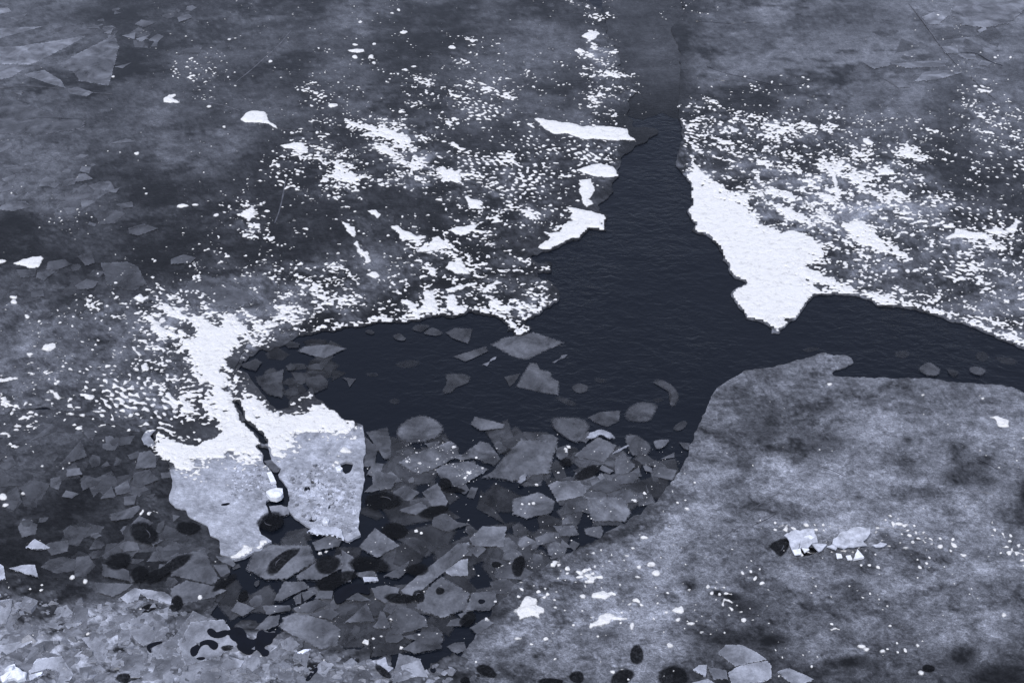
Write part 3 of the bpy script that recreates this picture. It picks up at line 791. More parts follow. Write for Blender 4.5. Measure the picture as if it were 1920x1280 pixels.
V, T, S, seed, on_edge = march(F, Z, SX, SY, np.clip(F, 0, 4))
thk = np.clip(V[3], 0, 4); thk[on_edge] = 0.0
vz = V[2].copy()
vx_, vy_ = V[0], V[1]
# contour vertices meet the ice (sunk a little so that the rim never floats)
vz[on_edge] = vz[on_edge] - 0.012
vert = np.stack([vx_, vy_, vz], 1)
tl = lab_img.ravel()[seed]
vis = (FPXg > 0) & (FPXg < 1920) & (FPYg > 0) & (FPYg < 1280)
cell = np.gradient(FY)[:, None] * np.gradient(FX)[None, :]
area = np.bincount(lab_img[vis & ins].ravel(), cell[vis & ins].ravel(), minlength=len(par))
order = np.argsort(-area)
# which patches were surveyed by hand
named = {}
for k, (pp, lab) in enumerate(W):
    if lab is None: continue
    m = lab_img[(wid == k + 1) & ins]
    if len(m) == 0: continue
    c = np.bincount(m).argmax()
    if c and c not in named: named[c] = lab
def where_is(px, py):
    if px > 1265 and py < 660:
        if py < 200: return 'the top right grey ice', 1
        if px < 1560: return 'the ice around the right snow field', 2
        return 'the ice by the right edge', 3
    if px > 900 and py > 1000 or px > 1300: return 'the lower right milky sheet', 4
    if py > 1090: return 'the bottom left slush', 5
    if py > 780: 
        if 300 < px < 690: return 'the cracked snowy floe', 6
        if px <= 300: return 'the dark left rubble ice', 7
        return 'the broken slabs below the pool', 8
    if px < 330:
        if py < 480: return 'the dark upper left ice', 9
        return 'the milky ice left of the floe', 10
    if py < 200: return 'the far ice left of the channel', 11
    if px < 640: return 'the speckled ice above the floe', 12
    if py < 340: return 'the speckled ice in the upper centre', 13
    return 'the speckled ice above the pool', 14
def part_of(x, y, xs, ys):
    """which part of its region a thing lies in"""
    u = (x - min(xs)) / (max(xs) - min(xs) + 1e-6); v = (y - min(ys)) / (max(ys) - min(ys) + 1e-6)
    a = ('far', 'middle', 'near')[min(2, int(v * 3))]; b = ('left', 'centre', 'right')[min(2, int(u * 3))]
    return 'in the middle of' if (a, b) == ('middle', 'centre') else 'at the ' + {'far': 'upper ', 'near': 'lower ', 'middle': ''}[a] + {'centre': 'middle', 'left': 'left', 'right': 'right'}[b] + ' of'
big = [c for c in order[:330] if c != 0 and area[c] > 0]
keep = list(named.keys()) + [c for c in big if c not in named]
keep = keep[:300]
special = {}
isk = np.zeros(len(par), bool); isk[keep] = True
sel_other = ~isk[tl]

def sub_mesh(name, tris, mat):
    u, inv = np.unique(tris.ravel(), return_inverse=True)
    return mesh_fast(name, vert[u], inv.reshape(-1, 3), mat, True, {'thk': thk[u]})

so = np.argsort(tl, kind='stable'); tls = tl[so]
cpx = np.bincount(lab_img.ravel(), FPXg.ravel(), len(par)) / np.maximum(1, np.bincount(lab_img.ravel(), minlength=len(par)))
cpy = np.bincount(lab_img.ravel(), FPYg.ravel(), len(par)) / np.maximum(1, np.bincount(lab_img.ravel(), minlength=len(par)))
pend = []
for c in keep:
    a, b = np.searchsorted(tls, [c, c + 1])
    if b <= a: continue
    cx, cy = cpx[c], cpy[c]
    bigfield = area[c] > 12000
    o = sub_mesh('snow_field' if bigfield else 'snow_patch', T[so[a:b]], M_SNOW)
    if c in named and not bigfield:
        tag(o, named[c], 'snow patch')
    elif bigfield:
        if cx > 1265: tag(o, 'bright solid snow field along the right bank of the channel' if cx < 1540 else 'ragged snow field on the ice near the right edge', 'snow field')
        elif cy > 560 and cx < 700: tag(o, 'bright snow cap covering the upper part of the cracked floe', 'snow field')
        else: tag(o, 'broken snow field near x %d' % cx, 'snow field')
    else:
        pl, gi = where_is(cx, cy)
        jj, ii = np.nonzero(lab_img == c)
        w_ = np.ptp(FX[ii]) + 1.8; h_ = np.ptp(FY[jj]) + 1.6
        fill = area[c] / (w_ * h_)
        shape = 'ragged' if fill < 0.42 else ('thin' if w_ > 3.2 * h_ else ('upright' if h_ > w_ else ('rounded' if fill > 0.66 else 'uneven')))
        sz = 'large' if area[c] > 420 else ('medium' if area[c] > 220 else 'small')
        pend.append((o, cx, cy, pl, sz + ' ' + shape))
for o, cx, cy, pl, sh in pend:
    xs = [q[1] for q in pend if q[3] == pl]; ys = [q[2] for q in pend if q[3] == pl]
    tag(o, sh + ' snow patch ' + part_of(cx, cy, xs, ys) + ' ' + pl, 'snow patch', 'snow patches on ' + pl)
rest = sub_mesh('snow_flecks', T[sel_other], M_SNOW)
tag(rest, 'countless tiny white snow flecks scattered over the ice', 'snow', kind='stuff')

# ------------------------------------------------------------------ slabs
def outline(poly, step=0.12, jit=0.012, rnd=0.0):
    """edge points of a slab with small breaks along the sides"""
    out = []
    n = len(poly)
    for i in range(n):
        a, b = poly[i], poly[(i + 1) % n]
        L = np.hypot(*(b - a)); k = max(1, min(7, int(L / step)))
        nrm = np.array([-(b - a)[1], (b - a)[0]]) / (L + 1e-9)
        for q in range(k):
            t = q / k
            p = a + (b - a) * t
            if q: p = p + nrm * random.gauss(0, jit)
            out.append(p)
    out = np.array(out)
    if rnd:
        for _ in range(2):
            out = 0.5 * out + 0.25 * (np.roll(out, 1, 0) + np.roll(out, -1, 0))
    return out

slab_n = [0]
SLABS = []
def slab(name, poly, z, thick, milk, alpha, rimw, label, cat='ice slab', group=None, tilt=None, mat=None, rnd=0.0, jit=None, dome=0.0):
    """poly: (n,2) world outline; top at z"""
    poly = np.asarray(poly, float)
    ar = 0.5 * np.sum(poly[:, 0] * np.roll(poly[:, 1], -1) - np.roll(poly[:, 0], -1) * poly[:, 1])
    if ar < 0: poly = poly[::-1]
    size = math.sqrt(abs(ar))
    ol = outline(poly, max(0.07, size * 0.16), jit if jit is not None else 0.0045 * min(2.0, size + 0.35), rnd)
    c = ol.mean(0)
    n = len(ol)
    slab_n[0] += 1
    tz = random.uniform(-1, 1) * 0.006 if tilt is None else tilt[0]
    tw = random.uniform(-1, 1) * 0.006 if tilt is None else tilt[1]
    def zz(p, b=0.0): return b + tz * (p[0] - c[0]) + tw * (p[1] - c[1])
    vs, rim, fs = [], [], []
    ks = [1.0, 0.955, 0.80, 0.45]
    for qi, k in enumerate(ks):
        for p in ol:
            q = c + (p - c) * k
            hh = dome * (1 - k) * 1.4 + (random.gauss(0, dome * 0.25) if dome and qi else 0)
            vs.append((q[0] - c[0], q[1] - c[1], zz(q, hh))); rim.append((1 - k) / 0.2 if k > 0.8 else 1.0)
    vs.append((0, 0, dome * 1.2)); rim.append(1.0)
    nr = len(ks)
    for r in range(nr - 1):
        for i in range(n):
            j = (i + 1) % n
            fs.append((r * n + i, r * n + j, (r + 1) * n + j, (r + 1) * n + i))
    for i in range(n):
        fs.append(((nr - 1) * n + i, (nr - 1) * n + (i + 1) % n, nr * n))
    b0 = len(vs)
    for p in ol:
        vs.append((p[0] - c[0], p[1] - c[1], zz(p, -thick))); rim.append(0.0)
    for i in range(n):
        j = (i + 1) % n
        fs.append((i, b0 + i, b0 + j, j))
    fs.append(tuple(b0 + i for i in range(n))[::-1])
    o = mesh_obj(name, vs, fs, mat or M_SLAB, None, False, {'rim': rim})
    o.location = (c[0], c[1], z)
    o.color = (milk, alpha, rimw, 1)
    if mat is None: SLABS.append((poly, poly.min(0), poly.max(0), c, z, tz, tw))
    tag(o, label, cat, group)
    return o

def top_at(x, y):
    """height of whatever lies uppermost at a point of the river"""
    px, py = np.array([x]), np.array([y])
    d = np.hypot(CX - x, CY - y)
    zt = max(0.0, float(BASE.ravel()[d.argmin()]))
    for poly, lo, hi, c, z, tz, tw in SLABS:
        if lo[0] <= x <= hi[0] and lo[1] <= y <= hi[1] and inside(poly, (x, y)):
            zt = max(zt, z + tz * (x - c[0]) + tw * (y - c[1]))
    return zt

def inside(poly, p):
    c = False; n = len(poly)
    for i in range(n):
        x1, y1 = poly[i]; x2, y2 = poly[(i + 1) % n]
        if (y1 > p[1]) != (y2 > p[1]) and p[0] < (x2 - x1) * (p[1] - y1) / (y2 - y1) + x1: c = not c
    return c

def S4(pts, ox, oy): return P(pts, ox, oy, 4.0, 0.02)

# slabs afloat in the open pool
POOL = [
    ([(918, 645), (945, 632), (1000, 622), (1061, 642), (1030, 655), (987, 676), (960, 668)], 0, 0, 1, 0.105, 0.9, 0.5, 'large grey diamond-shaped slab in the middle of the pool'),
    ([(80, 240), (130, 160), (185, 155), (210, 205), (295, 225), (300, 270), (360, 300), (350, 405), (200, 380), (25, 340)], 960, 640, 4, 0.10, 0.85, 0.5, 'angular grey slab with stepped right side below the diamond slab'),
    ([(-60, 265), (70, 235), (20, 310), (-20, 340)], 960, 640, 4, 0.06, 0.8, 0.5, 'dim triangular slab left of the stepped slab'),
    ([(430, 350), (490, 305), (580, 330), (565, 380), (490, 395)], 960, 640, 4, 0.055, 0.75, 0.7, 'small rounded dim slab right of the stepped slab'),
    ([(565, 570), (650, 530), (815, 515), (805, 600), (710, 645), (620, 610)], 960, 640, 4, 0.075, 0.85, 0.4, 'shield-shaped slab at the lower edge of the pool'),
    ([(830, 560), (870, 490), (960, 440), (1110, 470), (1040, 610), (840, 605)], 960, 640, 4, 0.10, 0.75, 0.9, 'frayed pale slab right of the shield-shaped slab'),
    ([(1035, 300), (1100, 275), (1200, 320), (1260, 400), (1250, 450), (1210, 505), (1175, 480), (1200, 430), (1190, 360), (1100, 330)], 960, 640, 4, 0.06, 0.7, 0.9, 'hook-shaped pale slush piece in the right of the pool'),
    ([(1258, 803), (1280, 787), (1292, 790), (1283, 805), (1268, 811)], 0, 0, 1, 0.07, 0.7, 0.8, 'small dim slab beside the milky sheet edge'),
    ([(835, 115), (1090, 35), (1105, 75), (930, 155)], 640, 640, 4, 0.085, 0.9, 0.4, 'narrow bar-shaped slab left of the diamond slab'),
    ([(765, 240), (960, 240), (990, 290), (930, 330), (840, 345), (850, 390), (740, 405), (770, 340), (800, 310)], 640, 640, 4, 0.06, 0.7, 0.8, 'ragged dim slab left of the stepped slab'),
    ([(0, 270), (115, 280), (60, 345), (45, 300)], 640, 640, 4, 0.06, 0.8, 0.5, 'small fin-shaped slab at the left of the pool'),
    ([(780, 1215), (850, 1180), (990, 1185), (965, 1275), (950, 1300), (830, 1260)], 640, 320, 4, 0.065, 0.85, 0.5, 'dark granular wedge slab under the left ice edge'),
    ([(600, 1225), (680, 1170), (780, 1220), (720, 1245)], 640, 320, 4, 0.06, 0.75, 0.7, 'rounded dim slab left of the granular wedge'),
    ([(515, 1190), (560, 1150), (680, 1160), (600, 1220)], 640, 320, 4, 0.045, 0.75, 0.7, 'dim slab tucked against the snowy ice edge above the pool'),
    ([(370, 1240), (440, 1215), (500, 1275), (420, 1280)], 640, 320, 4, 0.06, 0.75, 0.7, 'small dim slab near the upper left of the pool'),
    ([(160, 1210), (210, 1185), (270, 1220), (240, 1240)], 640, 320, 4, 0.05, 0.75, 0.7, 'tiny rounded slab at the upper left of the pool'),
    ([(945, 75), (1000, 40), (1200, 25), (1320, 55), (1150, 135)], 320, 640, 4, 0.10, 0.9, 0.4, 'pale arrow-shaped slab in the upper left of the pool'),
    ([(630, 270), (850, 210), (840, 430), (720, 400), (650, 320)], 320, 640, 4, 0.055, 0.85, 0.5, 'big dim upright slab beside the snow cap of the floe'),
    ([(1000, 280), (1130, 250), (1185, 300), (1180, 350), (1070, 400), (1020, 340)], 320, 640, 4, 0.05, 0.8, 0.6, 'dim rounded slab above the right half of the cracked floe'),
    ([(1010, 190), (1100, 165), (1155, 190), (1140, 220), (1040, 215)], 320, 640, 4, 0.05, 0.8, 0.6, 'flat oval dim slab in the left of the pool'),
    ([(840, 20), (900, 0), (975, 20), (960, 50), (880, 55)], 320, 640, 4, 0.05, 0.8, 0.6, 'dim oval slab left of the arrow-shaped slab'),
    ([(860, 190), (900, 165), (950, 190), (930, 220), (880, 220)], 320, 640, 4, 0.045, 0.8, 0.6, 'small round dim slab beside the big upright slab'),
    ([(520, 180), (640, 130), (690, 160), (640, 230), (540, 200)], 320, 640, 4, 0.045, 0.8, 0.6, 'dim slab in the notch right of the snow cap'),
    ([(470, 210), (560, 150), (660, 210), (640, 270), (530, 260)], 1600, 640, 4, 0.085, 0.7, 0.9, 'pale frayed slush piece above the milky sheet at right'),
    ([(690, 210), (800, 225), (770, 280), (730, 270)], 1600, 640, 4, 0.05, 0.7, 0.9, 'small dim slush piece between two pale ones at right'),
    ([(850, 210), (900, 185), (1010, 215), (960, 270), (880, 245)], 1600, 640, 4, 0.08, 0.7, 0.9, 'pale oval slush piece near the right edge of the pool'),
]
for i, (pts, ox, oy, s, mk, al, rw, lab) in enumerate(POOL):
    slab('ice_slab', P(pts, ox, oy, s, 0.01), 0.008 + 0.0011 * i, 0.06, mk * 1.15, al, rw, lab, group=None, rnd=0.4 if rw > 0.6 else 0)

# jammed slabs below the pool: (outline, origin, milk, label or None)
JAM = [
    ([(405, 650), (480, 580), (580, 540), (680, 560), (760, 620), (800, 650), (770, 680), (740, 730), (600, 760), (480, 770), (410, 750)], 640, 640, 0.075, 0.7, 'broad rounded dim slab below the open pool water'),
    ([(185, 680), (345, 640), (375, 740), (375, 885), (325, 885), (260, 790)], 640, 640, 0.06, 0.4, 'upright dark slab just right of the cracked floe corner'),
    ([(170, 700), (240, 770), (270, 820), (250, 940), (165, 940), (180, 800)], 640, 640, 0.05, 0.4, 'narrow dark slab pressed against the floe side'),
    ([(230, 1010), (265, 965), (425, 1010), (375, 1110), (235, 1090)], 640, 640, 0.075, 0.3, 'squarish slab right of the cracked floe'),
    ([(430, 905), (540, 840), (820, 745), (890, 800), (880, 860), (700, 950), (580, 995), (500, 960)], 640, 640, 0.085, 0.3, 'long slanting slab sprinkled with snow crumbs below the pool'),
    ([(890, 860), (1040, 745), (1110, 760), (1200, 885), (1150, 930), (1000, 880)], 640, 640, 0.075, 0.35, 'blunt slab right of the crumb-sprinkled slab'),
    ([(705, 960), (760, 920), (950, 895), (1110, 955), (900, 1085), (850, 1090), (740, 1030)], 640, 640, 0.085, 0.3, 'wide slab with snow crumbs and a dark bite at its lower edge'),
    ([(1000, 560), (1225, 620), (1220, 650), (1040, 670), (965, 620)], 640, 640, 0.075, 0.5, 'granular oblong slab alone in the lower pool'),
    ([(1130, 780), (1180, 730), (1225, 770), (1190, 830)], 640, 640, 0.05, 0.6, 'small dim slab behind the blunt slab'),
    ([(976, 821), (1047, 827), (1031, 888), (997, 892), (962, 902), (901, 895), (921, 885), (949, 851)], 0, 0, 0.085, 0.4, 'largest dark grey slab in the middle of the jam'),
    ([(605, 1130), (720, 1060), (800, 1200), (790, 1240), (680, 1240)], 640, 640, 0.085, 0.3, 'pale corner slab overlapping another in the jam'),
    ([(430, 1265), (600, 1200), (665, 1250), (560, 1300), (450, 1275)], 640, 640, 0.08, 0.3, 'low wide slab left of the pale corner slab'),
    ([(460, 860), (640, 710), (790, 780), (690, 905)], 960, 640, 0.085, 0.3, 'diamond slab in front of the white snow arc'),
    ([(330, 800), (430, 770), (420, 860), (370, 895), (330, 860)], 960, 640, 0.065, 0.4, 'small slab left of the diamond slab by the snow arc'),
    ([(270, 570), (500, 565), (560, 580), (600, 640), (500, 780), (420, 740), (300, 660)], 960, 640, 0.05, 0.9, 'dim smeared slab behind the snow arc'),
    ([(270, 1075), (330, 1045), (510, 1045), (565, 1105), (545, 1155), (340, 1200)], 960, 640, 0.115, 0.25, 'pale six-sided slab standing out in the jam'),
    ([(760, 880), (840, 860), (940, 930), (860, 1000), (770, 1005)], 960, 640, 0.075, 0.6, 'rough dim slab near the milky sheet edge'),
    ([(840, 690), (920, 690), (1050, 770), (1040, 850), (900, 870), (850, 760)], 960, 640, 0.06, 0.8, 'smeared slab right of the snow arc'),
    ([(1050, 740), (1190, 730), (1150, 790), (1080, 820)], 960, 640, 0.075, 0.7, 'rounded lump near the upper left edge of the milky sheet'),
    ([(570, 1100), (700, 1020), (830, 1100), (720, 1140), (620, 1120)], 960, 640, 0.05, 0.4, 'dark fan-shaped slab right of the pale six-sided one'),
    ([(550, 1170), (830, 1165), (900, 1280), (860, 1350), (600, 1350), (560, 1230)], 960, 640, 0.105, 0.5, 'large milky slab next to the milky sheet edge'),
    ([(0, 1180), (200, 1130), (330, 1200), (300, 1290), (100, 1330), (0, 1290)], 960, 640, 0.09, 0.35, 'slab with three bright snow dots below the six-sided one'),
    ([(130, 260), (250, 115), (440, 250), (265, 345)], 640, 960, 0.095, 0.25, 'clean grey diamond slab below the corner of the cracked floe'),
    ([(720, 50), (970, 90), (775, 145)], 640, 960, 0.06, 0.25, 'thin triangular slab in the middle of the jam'),
    ([(960, 190), (1060, 105), (1240, 105), (1220, 265), (980, 250)], 640, 960, 0.10, 0.25, 'pale five-sided slab low in the jam'),
    ([(440, 590), (640, 420), (880, 230), (960, 225), (955, 300), (560, 620), (480, 635)], 640, 960, 0.10, 0.25, 'long plank-like slab lying diagonally in the jam'),
    ([(770, 440), (900, 355), (950, 350), (950, 480), (820, 475)], 640, 960, 0.17, 0.2, 'bright frosted slab beside the long plank-like one'),
    ([(315, 480), (510, 365), (500, 440), (430, 500)], 640, 960, 0.07, 0.3, 'small leaf-shaped slab left of the plank-like one'),
    ([(100, 455), (240, 435), (275, 475), (180, 500), (120, 480)], 640, 960, 0.10, 0.3, 'small pale slab behind a white bar of ice'),
    ([(160, 485), (270, 485), (280, 515), (170, 525)], 640, 960, 0.32, 0.3, 'short white bar of ice in the jam'),
    ([(220, 570), (330, 545), (440, 570), (430, 610), (330, 685), (250, 640)], 640, 960, 0.08, 0.3, 'speckled slab at the lower end of the plank-like one'),
    ([(550, 720), (650, 560), (750, 480), (860, 540), (970, 610), (930, 730), (760, 800), (620, 750)], 640, 960, 0.10, 0.4, 'broad slab with a round melt hole below the plank'),
    ([(930, 735), (980, 600), (1160, 590), (1170, 670), (1110, 740)], 640, 960, 0.08, 0.3, 'slab with a small dark hole beside the milky sheet'),
    ([(70, 790), (190, 680), (255, 820), (20, 830)], 640, 960, 0.07, 0.2, 'dark triangular slab at the bottom of the jam'),
    ([(310, 740), (330, 700), (415, 695), (375, 765)], 640, 960, 0.075, 0.2, 'small pale triangular slab at the bottom of the jam'),
    ([(260, 860), (290, 740), (320, 745), (370, 860), (330, 880)], 640, 960, 0.065, 0.2, 'upright pointed slab between two triangular ones'),
    ([(360, 920), (410, 715), (520, 720), (640, 790), (650, 860), (460, 910)], 640, 960, 0.07, 0.3, 'wide dark slab with a frosty stain at the bottom of the jam'),
    ([(450, 930), (640, 895), (760, 900), (755, 1020), (560, 1060), (450, 1030), (560, 960)], 640, 960, 0.055, 0.3, 'dark notched slab lowest in the jam'),
    ([(960, 870), (1080, 790), (1150, 830), (1020, 920)], 640, 960, 0.085, 0.5, 'milky slab merging with the lower milky sheet'),
    ([(0, 280), (110, 350), (85, 390), (100, 440), (70, 520), (0, 520)], 640, 960, 0.085, 0.3, 'notched slab left of the clean diamond slab'),
    ([(30, 655), (120, 600), (220, 660), (150, 670)], 640, 960, 0.06, 0.25, 'low flat slab above the dark triangular one'),
    ([(620, 290), (760, 240), (1050, 245), (1090, 370), (880, 505), (700, 510), (560, 430)], 320, 960, 0.085, 0.4, 'large slab with a teardrop melt hole below the floe crack'),
    ([(1060, 230), (1200, 170), (1290, 210), (1260, 260), (1090, 290)], 320, 960, 0.07, 0.3, 'slab tucked under the lower right corner of the floe'),
    ([(940, 480), (1090, 375), (1280, 310), (1290, 420), (1120, 510), (950, 510)], 320, 960, 0.08, 0.3, 'slab with an oval melt hole below the floe'),
    ([(0, 330), (260, 275), (310, 400), (370, 495), (320, 550), (110, 500), (0, 480)], 320, 960, 0.065, 0.35, 'large dark slab below the lower tip of the floe'),
    ([(0, 570), (110, 510), (320, 555), (420, 590), (330, 640), (100, 690), (0, 650)], 320, 960, 0.075, 0.3, 'wide grey slab just above the slushy bottom ice'),
    ([(320, 400), (420, 390), (450, 450), (380, 490)], 320, 960, 0.065, 0.25, 'small rounded slab under the floe tip'),
    ([(340, 330), (450, 340), (490, 390), (470, 415), (360, 360)], 320, 960, 0.07, 0.25, 'thin slab touching the white floe tip'),
    ([(770, 670), (850, 520), (1000, 520), (1045, 560), (900, 630), (830, 670)], 320, 960, 0.075, 0.3, 'slab with a tiny dark hole in the lower jam'),
    ([(450, 740), (500, 670), (560, 690), (640, 720), (540, 785)], 320, 960, 0.085, 0.3, 'small pale slab above the slushy ice and dark holes'),
    ([(680, 700), (900, 700), (900, 740), (720, 770)], 320, 960, 0.065, 0.3, 'thin flat slab in the lower left jam'),
    ([(920, 720), (1100, 650), (1180, 690), (1040, 760), (940, 750)], 320, 960, 0.065, 0.3, 'slender slab right of the thin flat one'),
    ([(1080, 650), (1110, 590), (1220, 590), (1210, 650)], 320, 960, 0.06, 0.3, 'small squarish slab left of a big melt hole'),
    ([(920, 640), (980, 605), (980, 690), (940, 690)], 320, 960, 0.06, 0.2, 'tiny shard left of a split pair in the lower jam'),
    ([(980, 605), (1060, 580), (1090, 610), (1040, 650), (1000, 670)], 320, 960, 0.07, 0.2, 'tiny shard right of a split pair in the lower jam'),
    ([(630, 880), (730, 780), (820, 770), (810, 850), (720, 885)], 320, 960, 0.09, 0.3, 'leaf-shaped slab beside the large rounded bottom slab'),
    ([(810, 860), (840, 790), (930, 755), (1180, 810), (1280, 880), (1260, 1000), (1120, 1030), (980, 960), (860, 900)], 320, 960, 0.11, 0.35, 'large rounded granular slab at the edge of the slushy ice'),
    ([(1030, 770), (1200, 720), (1270, 760), (1210, 810), (1100, 790)], 320, 960, 0.06, 0.3, 'dark slab above the large rounded bottom slab'),
    ([(765, 390), (850, 400), (970, 440), (980, 520), (820, 490), (765, 480)], 0, 960, 0.05, 0.3, 'dark cracked slab in the left rubble'),
    ([(710, 530), (1000, 540), (960, 580), (850, 640), (720, 600)], 0, 960, 0.07, 0.3, 'grey slab at the border of rubble and slushy ice'),
    ([(1010, 960), (1045, 835), (1130, 815), (1180, 870), (1170, 950)], 0, 640, 0.065, 0.35, 'upright slab left of the snow cap of the floe'),
    ([(990, 1080), (1000, 990), (1120, 960), (1200, 1040), (1040, 1100)], 0, 640, 0.06, 0.35, 'slab below the upright one left of the floe'),
    ([(750, 1180), (840, 1090), (870, 1170)], 0, 640, 0.06, 0.2, 'triangular shard in the rubble left of the floe'),
    ([(860, 1100), (960, 1040), (990, 1130), (870, 1160)], 0, 640, 0.09, 0.4, 'crumb-covered slab in the rubble left of the floe'),
    ([(930, 1170), (1030, 1150), (1010, 1230), (930, 1230)], 0, 640, 0.06, 0.3, 'small square slab in the rubble left of the floe'),
    ([(500, 960), (600, 950), (620, 1000), (500, 1020)], 0, 640, 0.085, 0.4, 'rounded pale lump in the left rubble'),
    ([(1060, 730), (1090, 680), (1170, 665), (1125, 710), (1170, 780), (1130, 795), (1080, 775)], 0, 640, 0.16, 0.2, 'rounded grey ice lobe at the left tip of the snow cap'),
    ([(820, 1300), (1040, 1230), (1060, 1260), (990, 1330), (830, 1350)], 0, 640, 0.065, 0.3, 'long slab under the left edge of the floe'),
    ([(880, 250), (960, 215), (1040, 235), (1050, 290), (930, 300)], 0, 960, 0.085, 0.3, 'pale slab between dark melt holes in the left rubble'),
    ([(1100, 210), (1130, 180), (1225, 215), (1150, 255)], 0, 960, 0.085, 0.2, 'pale wedge right of the pale slab in the left rubble'),
    ([(680, 165), (740, 155), (765, 180), (720, 200), (680, 190)], 0, 960, 0.09, 0.3, 'small oval lump in the dark left rubble'),
]
zlev = 0.012
for i, (pts, ox, oy, mk, rw, lab) in enumerate(JAM):
    s = 1.0 if ox == 0 and oy == 0 else 4.0
    pw = P(pts, ox, oy, s, 0.03)
    slab('ice_slab', pw, 0.030 + 0.0003 * i, 0.06, mk * 1.8, 0.9, rw, lab, tilt=(random.gauss(0, 0.008), random.gauss(0, 0.008)), rnd=0.4 if rw > 0.5 else 0)

# bright plates near the bottom, on the slushy ice and right of it
BR = [
    ([(190, 260), (260, 195), (375, 260), (290, 275)], 0, 960, 0.30, 'pale triangular shard floating at the left edge'),
    ([(65, 415), (180, 390), (260, 390), (285, 480), (180, 450)], 0, 960, 0.34, 'pale blade-shaped plate near the left edge'),
    ([(-40, 400), (0, 385), (25, 400), (40, 490), (-40, 510)], 0, 960, 0.45, 'bright plate cut off by the left edge'),
    ([(-30, 660), (95, 645), (80, 740), (40, 840), (-30, 830)], 0, 960, 0.32, 'tall pale plate at the left edge above the slush'),
    ([(-30, 1000), (190, 960), (235, 930), (240, 970), (60, 1060), (-30, 1090)], 0, 960, 0.42, 'long tilted plate with a bright edge at bottom left'),
    ([(210, 1200), (280, 1095), (460, 1075), (550, 1210), (500, 1300), (420, 1300), (450, 1200), (350, 1170), (230, 1210)], 0, 960, 0.36, 'large pale arched plate in the bottom left corner'),
    ([(215, 1215), (320, 1190), (310, 1215), (225, 1260)], 0, 960, 0.7, 'small white wedge lying on the arched plate'),
    ([(50, 990), (150, 820), (400, 800), (440, 860), (500, 990), (360, 1080), (110, 1150)], 320, 960, 0.24, 'big grey plate with curling dark melt holes in the slush'),
    ([(370, 1150), (430, 1080), (550, 1110), (520, 1160), (420, 1180)], 320, 960, 0.30, 'pale plate below the curling melt holes'),
    ([(820, 970), (900, 930), (970, 990), (900, 1040), (840, 1020)], 320, 960, 0.20, 'grey lump beside the cluster of melt holes'),
    ([(950, 1050), (1000, 1025), (1050, 1022), (990, 1055)], 320, 960, 0.8, 'bright white sliver on the edge of the slushy ice'),
    ([(265, 1110), (330, 1080), (350, 1150), (390, 1165), (350, 1200), (270, 1140)], 640, 960, 0.42, 'bright upturned plate at the bottom centre left'),
    ([(265, 1050), (320, 995), (440, 995), (540, 1040), (630, 1100), (390, 1150)], 1280, 960, 0.24, 'leaf-shaped glassy plate at the bottom right of centre'),
    ([(340, 1200), (400, 1160), (470, 1140), (560, 1125), (640, 1115), (665, 1150), (665, 1245), (560, 1275), (370, 1290), (345, 1230)], 1280, 960, 0.28, 'broad glassy plate below the leaf-shaped one'),
    ([(80, 1175), (120, 1145), (185, 1140), (170, 1230)], 1280, 960, 0.30, 'small fan-shaped plate left of the broad glassy one'),
    ([(190, 1160), (330, 1180), (340, 1250), (230, 1250)], 1280, 960, 0.14, 'dull stained plate between two glassy ones'),
    ([(30, 1290), (190, 1245), (260, 1290), (200, 1330)], 1280, 960, 0.32, 'pale plate cut off by the bottom edge'),
    ([(710, 1195), (800, 1165), (990, 1250), (900, 1285), (830, 1290)], 1280, 960, 0.30, 'separate slanted glassy plate right of the broad one'),
    ([(1020, 590), (1080, 575), (1240, 600), (1290, 640), (1280, 690), (1100, 640)], 0, 960, 0.30, 'curved pale rim plate on the upper border of the slush'),
    ([(900, 640), (1010, 565), (1060, 580), (1040, 650), (960, 680)], 0, 960, 0.32, 'frosted plate left of the curved rim plate'),
    ([(490, 850), (600, 820), (620, 830), (510, 870)], 0, 960, 0.3, 'thin pale blade frozen in the slush'),
]
for i, (pts, ox, oy, mk, lab) in enumerate(BR):
    slab('ice_plate', P(pts, ox, oy, 4.0, 0.06), 0.052 + 0.0006 * i, 0.03, mk * 1.2, 0.97, 0.08, lab, 'ice plate', tilt=(random.gauss(0, 0.02), random.gauss(0, 0.02) + 0.01))

